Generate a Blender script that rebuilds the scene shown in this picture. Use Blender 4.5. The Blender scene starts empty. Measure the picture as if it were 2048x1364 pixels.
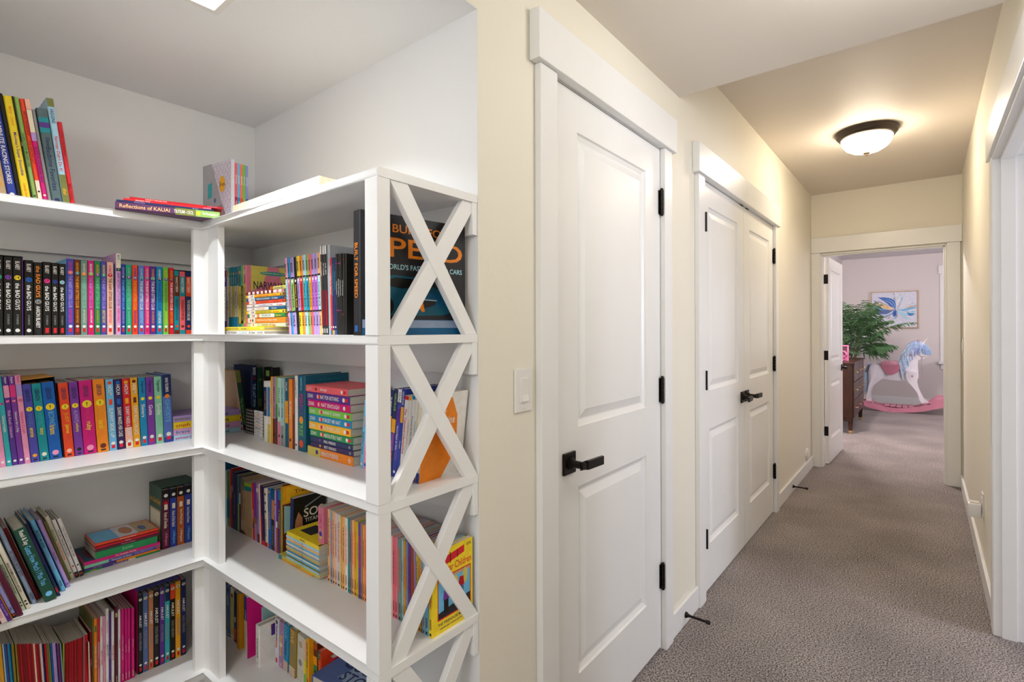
import bpy, bmesh, math, random
from mathutils import Matrix, Vector
random.seed(7)
R = math.radians
scene = bpy.context.scene
COL = scene.collection

# ------------------------------------------------------------------ camera, world, exposure, lamps
cam_data = bpy.data.cameras.new('camera')
cam_data.sensor_width = 36.0
cam_data.lens = 1026.0 / 2048 * 36
cam_data.shift_y = -22.7 / 2048
cam_data.clip_start = 0.02
cam = bpy.data.objects.new('camera', cam_data)
cam.location = (0, 0, 1.31)
cam.rotation_euler = (Matrix.Rotation(R(38.84), 3, 'Z') @ Matrix.Rotation(R(90), 3, 'X') @ Matrix.Rotation(R(-0.19), 3, 'Z')).to_euler()
COL.objects.link(cam)
scene.camera = cam
scene.view_settings.view_transform = 'Standard'
scene.view_settings.look = 'None'
scene.view_settings.gamma = 1.0
scene.view_settings.exposure = 0.0
scene.view_settings.use_curve_mapping = False

world = bpy.data.worlds.new('daylight')
scene.world = world
world.use_nodes = True
world.node_tree.nodes['Background'].inputs[0].default_value = (0.90, 0.93, 1.0, 1)
world.node_tree.nodes['Background'].inputs[1].default_value = 1.5


def area_light(name, loc, rot, size, power, color, size_y=None):
    d = bpy.data.lights.new(name, 'AREA')
    d.energy = power
    d.color = color
    d.size = size
    if size_y:
        d.shape = 'RECTANGLE'
        d.size_y = size_y
    o = bpy.data.objects.new(name, d)
    o.location = loc
    o.rotation_euler = rot
    COL.objects.link(o)
    return o


def point_light(name, loc, power, color, radius=0.08):
    d = bpy.data.lights.new(name, 'POINT')
    d.energy = power
    d.color = color
    d.shadow_soft_size = radius
    o = bpy.data.objects.new(name, d)
    o.location = loc
    COL.objects.link(o)
    return o


# daylight from the room beyond the opening in the right wall
area_light('side_room_daylight', (2.35, 2.85, 1.45), (0, R(90), 0), 1.1, 27.0, (0.76, 0.80, 1.0), 0.5)
# lamp on the low ceiling above the doors, out of the frame
point_light('passage_lamp', (0.02, 1.5, 2.2), 11.0, (0.96, 0.97, 1.0), 0.16)
# unseen fill light added behind the camera to brighten the nook shelves
point_light('landing_fill', (-0.1, -1.1, 1.95), 26.0, (0.96, 0.98, 1.0), 0.16)
# lamp and daylight of the far bedroom
point_light('bedroom_lamp', (-0.85, 7.0, 2.42), 112.0, (1.0, 0.94, 0.95), 0.06)
area_light('bedroom_daylight', (1.7, 8.6, 1.6), (0, R(90), 0), 1.2, 38.0, (0.85, 0.85, 1.0), 1.4)

# ------------------------------------------------------------------ materials
MATS = {}


def lin(hexs):
    out = []
    for i in (0, 2, 4):
        v = int(hexs[i:i + 2], 16) / 255
        out.append(v / 12.92 if v <= 0.04045 else ((v + 0.055) / 1.055) ** 2.4)
    return out


def mat(name, hexs, rough=0.5, metal=0.0, spec=0.5, noise=0.0, scale=30.0, bump=0.0, bscale=80.0, emit=None, detail=3.0):
    if name in MATS:
        return MATS[name]
    m = bpy.data.materials.new(name)
    m.use_nodes = True
    nt = m.node_tree
    b = nt.nodes['Principled BSDF']
    c = lin(hexs)
    b.inputs['Base Color'].default_value = (*c, 1)
    b.inputs['Roughness'].default_value = rough
    b.inputs['Metallic'].default_value = metal
    b.inputs['Specular IOR Level'].default_value = spec
    tc = nt.nodes.new('ShaderNodeTexCoord')
    if noise:
        n = nt.nodes.new('ShaderNodeTexNoise')
        n.inputs['Scale'].default_value = scale
        n.inputs['Detail'].default_value = detail
        nt.links.new(tc.outputs['Object'], n.inputs['Vector'])
        r = nt.nodes.new('ShaderNodeValToRGB')
        r.color_ramp.elements[0].position = 0.3
        r.color_ramp.elements[1].position = 0.7
        r.color_ramp.elements[0].color = (*[max(0, x * (1 - noise)) for x in c], 1)
        r.color_ramp.elements[1].color = (*[min(1, x * (1 + noise)) for x in c], 1)
        nt.links.new(n.outputs['Fac'], r.inputs['Fac'])
        nt.links.new(r.outputs['Color'], b.inputs['Base Color'])
    if bump:
        n2 = nt.nodes.new('ShaderNodeTexNoise')
        n2.inputs['Scale'].default_value = bscale
        n2.inputs['Detail'].default_value = 4
        nt.links.new(tc.outputs['Object'], n2.inputs['Vector'])
        bp = nt.nodes.new('ShaderNodeBump')
        bp.inputs['Strength'].default_value = bump
        bp.inputs['Distance'].default_value = 0.002
        nt.links.new(n2.outputs['Fac'], bp.inputs['Height'])
        nt.links.new(bp.outputs['Normal'], b.inputs['Normal'])
    if emit:
        b.inputs['Emission Color'].default_value = (*emit[0], 1)
        b.inputs['Emission Strength'].default_value = emit[1]
    MATS[name] = m
    return m


PALETTE = dict(
    apricot='f2b777', azure='1388b8', azuredk='0f5a86', black='17140f', blue='125fb4', bluegrey='8fa0bd', bluevio='4c48a6', bronze='97803a',
    brown='6b2c18', burgundy='5a1534', charcoal='26262a', copper='c07e54', coral='f0646a', cornflower='5874be', cream='e6dcc2', crimson='b80f1c',
    denim='54689c', dkgreen='1c4a38', dkpurple='301f56', dkred='86121a', gold='eda51a', green='1f8a4c', grey='8f8d8b', greycream='d4cebc',
    hotpink='e23282', kraft='c8a47a', leaf='8fb45c', lightcyan='a8dce8', lilac='b196d2', lime='76c043', magenta='d01478', mauve='a983a8',
    mauvebrown='a07c7c', mint='86c8a6', mustard='9a8420', mustardlt='d4c45c', navy='1c2a58', olive='76793a', orange='f28a1e', orchid='c56fd0',
    paleblue='a9d2e6', palegreen='ccd4b0', palemint='b6d8c8', palepink='e6c8c6', paleteal='9cc4c0', peach='f2b8a0', periwinkle='8f94d2', pink='ec98ba',
    pinklilac='dfa6d2', plum='57305a', purple='57308a', red='d61f2a', redorange='ea4a22', rose='d87c90', royal='2c3f98', rust='b2541c',
    sage='6f9484', salmon='ee7c6a', seagreen='26a07a', silver='a9abb0', silverwhite='d8d6e0', skyblue='6cb8e2', slate='566a6c', tan='c0a27c',
    teal='128f98', tealdark='125a72', tealgreen='2a8a80', turquoise='35aeb4', violet='7a3a9c', white='eae6e0', yellow='f2d426', yellowgreen='b9cc2a',
    yelloworange='f8b81c')
PHRASE = dict(
    azuredk='deep blue', bluegrey='blue-grey', bluevio='blue-violet', dkgreen='dark green', dkpurple='dark purple', dkred='dark red', greycream='greyish cream',
    hotpink='hot pink', kraft='kraft brown', leaf='leaf green', lightcyan='light cyan', mauvebrown='mauve-brown', mustardlt='pale mustard', paleblue='pale blue',
    palegreen='pale green', palemint='pale mint', palepink='pale pink', paleteal='pale teal', pinklilac='pink-lilac', redorange='red-orange', royal='royal blue',
    sage='grey-green', seagreen='sea green', silverwhite='silvery white', skyblue='sky blue', slate='slate green', tealdark='dark teal', tealgreen='teal green',
    yellowgreen='yellow-green', yelloworange='amber yellow', leafgreen='leaf green', lilac='lilac', azure='bright blue')


def ink(key):
    return mat('paper ' + key, PALETTE[key], rough=0.42, spec=0.35, noise=0.06, scale=60)


M_WALL = mat('beige wall paint', 'e8e2d2', rough=0.55, spec=0.3, bump=0.25, bscale=60)
M_NOOK = mat('white nook paint', 'ececec', rough=0.45, spec=0.4, bump=0.2, bscale=60)
M_CEIL = mat('ceiling paint', 'e2d9ce', rough=0.58, spec=0.25, bump=0.25, bscale=25)
M_ROOM = mat('bedroom paint', 'dcd3cf', rough=0.6, spec=0.3, bump=0.15, bscale=60)
M_TRIM = mat('white gloss trim', 'e9e8e5', rough=0.3, spec=0.45, noise=0.01, scale=8)
M_SHELF = mat('white shelf paint', 'efeeec', rough=0.32, spec=0.45, noise=0.01, scale=8)
M_BLACK = mat('oil rubbed black metal', '17120e', rough=0.38, metal=0.6, noise=0.2, scale=40)
M_PLATE = mat('white plastic', 'e6e2dc', rough=0.35, noise=0.01)


def carpet_material():
    m = bpy.data.materials.new('speckled cut pile carpet')
    m.use_nodes = True
    nt = m.node_tree
    L = nt.links
    b = nt.nodes['Principled BSDF']
    b.inputs['Roughness'].default_value = 0.95
    b.inputs['Specular IOR Level'].default_value = 0.1
    tc = nt.nodes.new('ShaderNodeTexCoord')
    n1 = nt.nodes.new('ShaderNodeTexNoise')
    n1.inputs['Scale'].default_value = 165
    n1.inputs['Detail'].default_value = 4
    n1.inputs['Roughness'].default_value = 0.75
    n2 = nt.nodes.new('ShaderNodeTexNoise')
    n2.inputs['Scale'].default_value = 2.2
    n2.inputs['Detail'].default_value = 2
    n3 = nt.nodes.new('ShaderNodeTexVoronoi')
    n3.inputs['Scale'].default_value = 150
    for n in (n1, n2, n3):
        L.new(tc.outputs['Object'], n.inputs['Vector'])
    r = nt.nodes.new('ShaderNodeValToRGB')
    e = r.color_ramp.elements
    e[0].position = 0.40
    e[0].color = (*lin('3a312e'), 1)
    e[1].position = 0.60
    e[1].color = (*lin('e6dcd4'), 1)
    mid = e.new(0.49)
    mid.color = (*lin('a89b95'), 1)
    L.new(n1.outputs['Fac'], r.inputs['Fac'])
    mx = nt.nodes.new('ShaderNodeMix')
    mx.data_type = 'RGBA'
    mx.blend_type = 'MULTIPLY'
    mx.inputs[0].default_value = 1.0
    rr = nt.nodes.new('ShaderNodeMapRange')
    rr.inputs['From Min'].default_value = 0.3
    rr.inputs['From Max'].default_value = 0.7
    rr.inputs['To Min'].default_value = 0.82
    rr.inputs['To Max'].default_value = 1.12
    L.new(n2.outputs['Fac'], rr.inputs['Value'])
    L.new(r.outputs['Color'], mx.inputs[6])
    L.new(rr.outputs['Result'], mx.inputs[7])
    L.new(mx.outputs[2], b.inputs['Base Color'])
    ad = nt.nodes.new('ShaderNodeMath')
    ad.operation = 'ADD'
    L.new(n1.outputs['Fac'], ad.inputs[0])
    L.new(n3.outputs['Distance'], ad.inputs[1])
    bp = nt.nodes.new('ShaderNodeBump')
    bp.inputs['Strength'].default_value = 0.9
    bp.inputs['Distance'].default_value = 0.012
    L.new(ad.outputs[0], bp.inputs['Height'])
    L.new(bp.outputs['Normal'], b.inputs['Normal'])
    return m


M_CARPET = carpet_material()


def wood_material(name, dark, light, scale=6.0, rough=0.35, axis=(1, 1, 12)):
    m = bpy.data.materials.new(name)
    m.use_nodes = True
    nt = m.node_tree
    b = nt.nodes['Principled BSDF']
    b.inputs['Roughness'].default_value = rough
    tc = nt.nodes.new('ShaderNodeTexCoord')
    mp = nt.nodes.new('ShaderNodeMapping')
    mp.inputs['Scale'].default_value = axis
    n = nt.nodes.new('ShaderNodeTexNoise')
    n.inputs['Scale'].default_value = scale
    n.inputs['Detail'].default_value = 6
    r = nt.nodes.new('ShaderNodeValToRGB')
    r.color_ramp.elements[0].color = (*lin(dark), 1)
    r.color_ramp.elements[1].color = (*lin(light), 1)
    r.color_ramp.elements[0].position = 0.3
    r.color_ramp.elements[1].position = 0.7
    nt.links.new(tc.outputs['Object'], mp.inputs['Vector'])
    nt.links.new(mp.outputs['Vector'], n.inputs['Vector'])
    nt.links.new(n.outputs['Fac'], r.inputs['Fac'])
    nt.links.new(r.outputs['Color'], b.inputs['Base Color'])
    return m


M_WALNUT = wood_material('dark walnut', '281106', '44200f', axis=(8, 8, 1))
M_PAGES = wood_material('page block', 'b3aa9a', 'd6cfc2', scale=14.0, rough=0.8, axis=(90, 0.6, 0.6))
M_PINE = wood_material('pale pine', 'e2cfae', 'efe2ca', axis=(1, 10, 10))
M_OAK = wood_material('light oak frame', 'b08a62', 'cba67c', axis=(4, 10, 4))
M_BRASS = mat('brushed brass', 'd8b98e', rough=0.25, metal=0.9, noise=0.05)

# ------------------------------------------------------------------ helpers


def link(name, bm, mats, parent=None, M=None, smooth=False):
    me = bpy.data.meshes.new(name)
    bmesh.ops.recalc_face_normals(bm, faces=bm.faces[:])
    bm.to_mesh(me)
    bm.free()
    for m in (mats if isinstance(mats, (list, tuple)) else [mats]):
        me.materials.append(m)
    if smooth:
        for p in me.polygons:
            p.use_smooth = True
        try:
            me.set_sharp_from_angle(angle=R(40))
        except Exception:
            pass
    o = bpy.data.objects.new(name, me)
    COL.objects.link(o)
    if parent is not None:
        o.parent = parent
    if M is not None:
        o.matrix_local = M
    return o


def tag(o, label, cat, group=None):
    o['label'] = label
    o['category'] = cat
    if group:
        o['group'] = group
    return o


def thing(name, label, cat, loc=(0, 0, 0), M=None, group=None):
    o = bpy.data.objects.new(name, None)
    o.empty_display_size = 0.05
    COL.objects.link(o)
    if M is not None:
        o.matrix_world = M
    else:
        o.location = loc
    return tag(o, label, cat, group)


def box(bm, x0, x1, y0, y1, z0, z1, mi=0, bev=0.0):
    v = [bm.verts.new(p) for p in ((x0, y0, z0), (x1, y0, z0), (x1, y1, z0), (x0, y1, z0), (x0, y0, z1), (x1, y0, z1), (x1, y1, z1), (x0, y1, z1))]
    fs = []
    for q in ((0, 3, 2, 1), (4, 5, 6, 7), (0, 1, 5, 4), (1, 2, 6, 5), (2, 3, 7, 6), (3, 0, 4, 7)):
        f = bm.faces.new([v[i] for i in q])
        f.material_index = mi
        fs.append(f)
    if bev:
        es = {e for f in fs for e in f.edges}
        r = bmesh.ops.bevel(bm, geom=list(es), offset=bev, segments=2, profile=0.5, affect='EDGES')
        for f in r['faces']:
            f.material_index = mi
    return v


def boxes(lst, bev=0.0):
    bm = bmesh.new()
    for b in lst:
        box(bm, *b, bev=bev)
    return bm


def prism(bm, pts, fn, d0, d1, mi=0, bev=0.0):
    """extrude the outline pts (a, b) between depths d0 and d1; fn(a, b, d) -> xyz"""
    lo = [bm.verts.new(fn(a, b, d0)) for a, b in pts]
    hi = [bm.verts.new(fn(a, b, d1)) for a, b in pts]
    n = len(pts)
    fs = [bm.faces.new(lo[::-1]), bm.faces.new(hi)]
    for i in range(n):
        j = (i + 1) % n
        fs.append(bm.faces.new((lo[i], lo[j], hi[j], hi[i])))
    for f in fs:
        f.material_index = mi
    if bev:
        es = set(fs[0].edges) | set(fs[1].edges)
        r = bmesh.ops.bevel(bm, geom=list(es), offset=bev, segments=2, profile=0.5, affect='EDGES')
        for f in r['faces']:
            f.material_index = mi
    return fs


def lathe(bm, prof, center, axis='Z', n=32, mi=0):
    """prof: list of (radius, height) around an axis through center"""
    rings = []
    for r, h in prof:
        ring = []
        for k in range(n):
            a = 2 * math.pi * k / n
            p = {'Z': (r * math.cos(a), r * math.sin(a), h), 'X': (h, r * math.cos(a), r * math.sin(a)), 'Y': (r * math.cos(a), h, r * math.sin(a))}[axis]
            ring.append(bm.verts.new((center[0] + p[0], center[1] + p[1], center[2] + p[2])))
        rings.append(ring)
    for a, b in zip(rings, rings[1:]):
        for k in range(n):
            f = bm.faces.new((a[k], a[(k + 1) % n], b[(k + 1) % n], b[k]))
            f.material_index = mi
    for ring in (rings[0], rings[-1]):
        try:
            f = bm.faces.new(ring)
            f.material_index = mi
        except Exception:
            pass


def tube(bm, pts, rad, n=6, mi=0):
    """round tube through pts; rad a number or one radius per point"""
    pts = [Vector(p) for p in pts]
    rings = []
    for i, p in enumerate(pts):
        t = (pts[min(i + 1, len(pts) - 1)] - pts[max(i - 1, 0)]).normalized()
        up = Vector((0, 0, 1)) if abs(t.z) < 0.9 else Vector((1, 0, 0))
        s = t.cross(up).normalized()
        u = s.cross(t).normalized()
        r = rad[i] if isinstance(rad, (list, tuple)) else rad
        rings.append([bm.verts.new(p + (s * math.cos(2 * math.pi * k / n) + u * math.sin(2 * math.pi * k / n)) * r) for k in range(n)])
    for a, b in zip(rings, rings[1:]):
        for k in range(n):
            f = bm.faces.new((a[k], a[(k + 1) % n], b[(k + 1) % n], b[k]))
            f.material_index = mi
    for ring in (rings[0], rings[-1]):
        f = bm.faces.new(ring)
        f.material_index = mi


def structure(name, bm, m, parent=None, M=None, smooth=False):
    o = link(name, bm, m, parent, M, smooth)
    if parent is None:
        o['kind'] = 'structure'
    return o


# lettering: every string is tessellated once
TEXT = {}
_tc = bpy.data.curves.new('lettering_source', 'FONT')
_tc.resolution_u = 3
_tc.offset = 0.012
_to = bpy.data.objects.new('lettering_source', _tc)


def glyphs(s):
    if s not in TEXT:
        _tc.body = s
        COL.objects.link(_to)
        dg = bpy.context.evaluated_depsgraph_get()
        dg.update()
        me = _to.evaluated_get(dg).to_mesh()
        vs = [(v.co.x, v.co.y) for v in me.vertices]
        fs = [tuple(p.vertices) for p in me.polygons]
        _to.evaluated_get(dg).to_mesh_clear()
        COL.objects.unlink(_to)
        TEXT[s] = (vs, fs, min(v[0] for v in vs), max(v[0] for v in vs), min(v[1] for v in vs), max(v[1] for v in vs))
    return TEXT[s]


def write(bm, s, fn, cx, cy, w, h, mi=0, stretch=1.25, squeeze=2.2):
    """letters of s centred at (cx, cy), fitted into w x h; fn(a, b) -> xyz"""
    vs, fs, x0, x1, y0, y1 = glyphs(s)
    sy = h / max(y1 - y0, 0.5)
    sx = w / (x1 - x0)
    sx = min(sx, stretch * sy)
    sy = min(sy, squeeze * sx)
    mx, my = (x0 + x1) / 2, (y0 + y1) / 2
    nv = [bm.verts.new(fn(cx + (x - mx) * sx, cy + (y - my) * sy)) for x, y in vs]
    for f in fs:
        try:
            q = bm.faces.new([nv[i] for i in f])
            q.material_index = mi
        except Exception:
            pass



ROWS = [
 ('L1', 'L', 1.636, [
  (0.1891, -1.75, 0.0156, 0.22, 0.154, -8.0, 'tan','picture book','T|TALES|.1|.3|gold'),
  (0.206, -1.75, 0.0163, 0.256, 0.179, -8.0, 'royal','picture book','T|5-MINUTE RACING STORIES|.14|.72|white;D|.04|white'),
  (0.2229, -1.75, 0.0087, 0.255, 0.178, -8.0, 'black','picture book',''),
  (0.2324, -1.75, 0.0155, 0.253, 0.177, -8.0, 'yellow','picture book', "T|Berry - Lewke|.72|.9|orange;T|Monkey's Super Smoothie|.24|.66|purple;T|Caterpillar Books|.03|.17|orange;B|0|.03|green"),
  (0.2485, -1.75, 0.003, 0.256, 0.179, -8.0, 'black','picture book','T|STORIES|.3|.8|cream'),
  (0.2518, -1.75, 0.0086, 0.256, 0.179, -8.0, 'leaf','picture book','T|GUESS HOW MUCH I SEE|.2|.8|dkgreen;D|.06|dkgreen'),
  (0.2613, -1.75, 0.0085, 0.255, 0.178, -7.9, 'redorange','picture book','B|0|.22|cream;T|BRITTA TECKENTRUP|.65|.88|dkred;T|THE ODD ONE OUT|.38|.6|dkred;B|0|.03|redorange;D|.11|black'),
  (0.2704, -1.75, 0.01, 0.258, 0.181, -7.9, 'magenta','picture book','B|.9|1|peach;B|.68|.9|cream;B|.6|.68|lilac;T|ALICE IN WONDERLAND|.2|.55|dkpurple;D|.08|cream;B|0|.02|gold'),
  (0.2811, -1.75, 0.0062, 0.235, 0.165, -7.9, 'grey','picture book',''),
  (0.2883, -1.75, 0.0205, 0.242, 0.169, -7.4, 'slate','hardcover','B|.75|.91|teal;B|.8|.86|purple;T|Disney|.6|.7|navy;T|Bedtime Favorites|.15|.6|navy;D|.05|navy'),
  (0.3101, -1.75, 0.014, 0.274, 0.192, -7.2, 'paleblue','picture book', "B|.0|.3|olive;B|.92|1|olive;T|HIGGINS|.77|.9|navy;T|Norman Didn't Do It!|.33|.65|red;T|dial|.08|.2|gold"),
  (0.3249, -1.75, 0.0096, 0.219, 0.154, -7.2, 'red','picture book', "T|It's Fun To Be The Mayor|.55|.94|dkred;T|Mike Winder|.08|.28|dkred"),
 ]),
 ('L2', 'L', 1.299, [
  (0.1904, -1.855, 0.0175, 0.205, 0.144, 0.0, 'black','paperback','T|BLABEY|.84|.95|white;D|.74|seagreen|black|12;T|the BAD GUYS|.33|.67|white;T|LET THE GAMES BEGIN|.14|.27|grey;Q|.03|.1|charcoal;D|.065|white'),
  (0.2094, -1.855, 0.0164, 0.205, 0.144, 0.0, 'black','paperback','T|BLABEY|.84|.95|white;D|.74|violet|black|13;T|the BAD GUYS|.33|.67|white;T|LET THE GAMES BEGIN|.14|.27|grey;Q|.03|.1|charcoal;D|.065|white'),
  (0.2266, -1.855, 0.0169, 0.205, 0.144, 0.0, 'black','paperback','T|BLABEY|.84|.95|white;D|.74|yellow|black|14;T|the BAD GUYS|.33|.67|white;T|LET THE GAMES BEGIN|.14|.27|grey;Q|.03|.1|charcoal;D|.065|white'),
  (0.2484, -1.855, 0.017, 0.2, 0.14, 0.0, 'black','paperback','T|BLABEY|.84|.95|white;D|.74|blue|black|15;T|the BAD GUYS|.33|.67|white;T|LET THE GAMES BEGIN|.14|.27|grey;Q|.03|.1|charcoal;D|.065|white'),
  (0.2666, -1.855, 0.0171, 0.196, 0.137, 0.0, 'black','paperback','T|the BAD GUYS|.52|.95|orange;D|.46|grey|black|16;T|AARON BLABEY|.1|.4|white;Q|.02|.08|charcoal'),
  (0.285, -1.855, 0.0164, 0.199, 0.139, 0.0, 'black','paperback','T|BLABEY|.84|.95|white;D|.74|hotpink|black|17;T|the BAD GUYS|.33|.67|white;T|LET THE GAMES BEGIN|.14|.27|grey;Q|.03|.1|red'),
  (0.3026, -1.855, 0.014, 0.198, 0.139, 0.0, 'black','paperback','T|BLABEY|.84|.95|white;D|.74|royal|black|19;T|the BAD GUYS|.33|.67|white;T|LET THE GAMES BEGIN|.14|.27|grey;Q|.03|.1|red'),
  (0.3177, -1.855, 0.0138, 0.197, 0.138, 0.0, 'black','paperback','T|BLABEY|.84|.95|white;D|.74|paleblue|black|20;T|the BAD GUYS|.33|.67|white;T|LET THE GAMES BEGIN|.14|.27|grey;Q|.03|.1|red'),
  (0.3346, -1.855, 0.015, 0.213, 0.149, 0.0, 'bluevio','paperback', "T|ANN M MARTIN|.83|.96|hotpink;D|.82|salmon|white|1;T|THE BABY-SITTERS CLUB|.36|.78|lilac;T|KRISTY'S GREAT IDEA|.16|.34|hotpink;D|.115|white;Q|.04|.09|red"),
  (0.3506, -1.855, 0.013, 0.212, 0.148, 0.0, 'brown','paperback','T|ANN M MARTIN|.83|.96|gold;D|.82|teal|white|2;T|THE BABY-SITTERS CLUB|.36|.78|gold;T|THE TRUTH ABOUT STACEY|.16|.34|gold;D|.115|white;Q|.04|.09|red'),
  (0.3648, -1.855, 0.0143, 0.211, 0.148, 0.0, 'sage','paperback','T|ANN M MARTIN|.83|.96|cream;D|.82|orange|white|3;T|THE BABY-SITTERS CLUB|.36|.78|mint;T|MARY ANNE SAVES THE DAY|.16|.34|cream;D|.115|white;Q|.04|.09|red'),
  (0.38, -1.855, 0.0146, 0.212, 0.148, 0.0, 'magenta','paperback','T|ANN M MARTIN|.83|.96|white;D|.82|lime|white|4;T|THE BABY-SITTERS CLUB|.36|.78|lilac;T|CLAUDIA AND MEAN JANINE|.16|.34|white;D|.115|white;Q|.04|.09|red'),
  (0.3957, -1.855, 0.0134, 0.211, 0.148, 0.0, 'green','paperback','T|ANN M MARTIN|.83|.96|gold;D|.82|violet|white|5;T|THE BABY-SITTERS CLUB|.36|.78|mint;T|DAWN AND THE IMPOSSIBLE THREE|.16|.34|gold;D|.115|white;Q|.04|.09|red'),
  (0.4101, -1.855, 0.0132, 0.211, 0.148, 0.0, 'bluevio','paperback', "T|ANN M MARTIN|.83|.96|yellow;D|.82|seagreen|white|6;T|THE BABY-SITTERS CLUB|.36|.78|lilac;T|KRISTY'S BIG DAY|.16|.34|yellow;D|.115|white;Q|.04|.09|red"),
  (0.4244, -1.855, 0.0146, 0.212, 0.148, 0.0, 'peach','paperback','T|ANN M MARTIN|.83|.96|hotpink;D|.82|red|white|7;T|THE BABY-SITTERS CLUB|.36|.78|brown;T|BOY-CRAZY STACEY|.16|.34|hotpink;D|.115|white;Q|.04|.09|red'),
  (0.4458, -1.855, 0.0117, 0.24, 0.15, 0.0, 'pinklilac','hardcover', "B|.82|1|cream;B|.78|.82|dkgreen;D|.8|dkgreen|white|7;T|BABY-SITTERS LITTLE SISTER|.35|.76|violet;T|KAREN'S HAIRCUT|.14|.33|hotpink;T|MARTIN|.92|.98|teal;D|.1|white;Q|.04|.09|red"),
  (0.4582, -1.855, 0.0099, 0.209, 0.146, 0.0, 'royal','paperback','T|ANN M MARTIN|.83|.96|lilac;D|.82|slate|white|8;T|THE BABY-SITTERS CLUB|.36|.78|skyblue;T|LOGAN LIKES MARY ANNE|.16|.34|lilac;D|.115|white;Q|.04|.09|red'),
  (0.4695, -1.855, 0.0148, 0.209, 0.146, 0.0, 'seagreen','paperback','T|ANN M MARTIN|.83|.96|mint;D|.82|violet|white|9;T|THE BABY-SITTERS CLUB|.36|.78|mint;T|CLAUDIA AND THE NEW GIRL|.16|.34|mint;D|.115|white;Q|.04|.09|red'),
  (0.4855, -1.855, 0.0137, 0.209, 0.147, 0.0, 'redorange','paperback','T|ANN M MARTIN|.83|.96|violet;D|.82|royal|white|10;T|THE BABY-SITTERS CLUB|.36|.78|gold;T|KRISTY AND THE SNOBS|.16|.34|violet;D|.115|white;Q|.04|.09|red'),
  (0.5009, -1.855, 0.0152, 0.209, 0.146, 0.0, 'cornflower','paperback','T|ANN M MARTIN|.83|.96|paleblue;D|.82|teal|white|11;T|THE BABY-SITTERS CLUB|.36|.78|white;T|GOOD-BYE STACEY|.16|.34|paleblue;D|.115|white;Q|.04|.09|red'),
  (0.5172, -1.855, 0.0123, 0.21, 0.147, 0.0, 'hotpink','paperback', "T|ANN M MARTIN|.83|.96|peach;D|.82|slate|white|12;T|THE BABY-SITTERS CLUB|.36|.78|white;T|JESSI'S SECRET LANGUAGE|.16|.34|peach;D|.115|white;Q|.04|.09|red"),
  (0.5305, -1.855, 0.0157, 0.21, 0.147, 0.0, 'purple','paperback', "T|ANN M MARTIN|.83|.96|gold;D|.82|seagreen|white|13;T|THE BABY-SITTERS CLUB|.36|.78|white;T|MARY ANNE'S BAD LUCK|.16|.34|gold;D|.115|white;Q|.04|.09|red"),
  (0.5478, -1.855, 0.0162, 0.21, 0.147, 0.0, 'azure','paperback', "T|ANN M MARTIN|.83|.96|white;D|.82|navy|white|14;T|THE BABY-SITTERS CLUB|.36|.78|royal;T|STACEY'S MISTAKE|.16|.34|white;D|.115|white;Q|.04|.09|red"),
  (0.5656, -1.855, 0.0146, 0.21, 0.147, 0.0, 'lime','paperback','T|ANN M MARTIN|.83|.96|yellow;D|.82|royal|white|15;T|THE BABY-SITTERS CLUB|.36|.78|olive;T|CLAUDIA AND THE BAD JOKE|.16|.34|yellow;D|.115|white;Q|.04|.09|red'),
  (0.5819, -1.855, 0.0128, 0.21, 0.147, 0.0, 'red','paperback', "T|ANN M MARTIN|.83|.96|gold;D|.82|burgundy|white|16;T|THE BABY-SITTERS CLUB|.36|.78|white;T|KRISTY'S SNOW|.16|.34|gold;D|.115|white;Q|.04|.09|red"),
  (0.5963, -1.855, 0.0136, 0.202, 0.141, 0.0, 'teal','paperback','B|.6|.92|brown;T|NANCY DREW|.66|.9|cream;T|THE SECRET OF THE OLD CLOCK|.22|.55|navy;D|.125|redorange;B|0|.07|brown'),
  (0.6116, -1.855, 0.0152, 0.201, 0.141, 0.0, 'coral','paperback','B|.6|.92|teal;T|NANCY DREW|.66|.9|cream;T|THE BUNGALOW MYSTERY|.22|.55|brown;D|.125|brown;B|0|.07|teal'),
  (0.6282, -1.855, 0.0164, 0.202, 0.141, 0.0, 'navy','paperback','B|.6|.92|redorange;T|NANCY DREW|.66|.9|cream;T|THE HIDDEN STAIRCASE|.22|.55|cream;D|.125|redorange;B|0|.07|redorange'),
 ]),
 ('L3', 'L', 0.96, [
  (0.1899, -1.853, 0.0114, 0.236, 0.15, -4.9, 'hotpink','paperback','D|.045|white'),
  (0.2015, -1.853, 0.0111, 0.235, 0.15, -4.9, 'pink','paperback','D|.05|white;T|Unicorn Theater|.3|.6|white'),
  (0.2134, -1.853, 0.0103, 0.233, 0.15, -4.9, 'turquoise','paperback','T|Unicornado|.35|.6|white;D|.7|magenta;D|.05|white'),
  (0.2245, -1.853, 0.0108, 0.234, 0.15, -4.9, 'purple','paperback','B|.76|.9|pink;T|Simpson|.92|.99|white;D|.72|magenta|white|17;T|Pink Rock Unicorn|.3|.63|pinklilac;D|.05|white'),
  (0.2361, -1.853, 0.0112, 0.234, 0.15, -4.9, 'violet','paperback','B|.76|.9|hotpink;T|Simpson|.92|.99|white;D|.72|magenta|white|18;T|Unicorn for a Day|.33|.63|white;D|.05|white'),
  (0.2481, -1.853, 0.0113, 0.235, 0.15, -4.9, 'pink','paperback','B|.76|.9|lilac;T|Simpson|.92|.99|magenta;D|.72|magenta|white|19;T|Unicorn Crush|.33|.6|hotpink;D|.05|white'),
  (0.2607, -1.853, 0.0167, 0.21, 0.147, -4.9, 'bluevio','paperback','T|LIBENSON|.78|.93|navy;D|.68|yellow|black|!;T|INVISIBLE|.45|.62|cornflower;T|emmie|.32|.44|yellow;Q|.02|.04|charcoal;D|.085|gold'),
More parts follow.
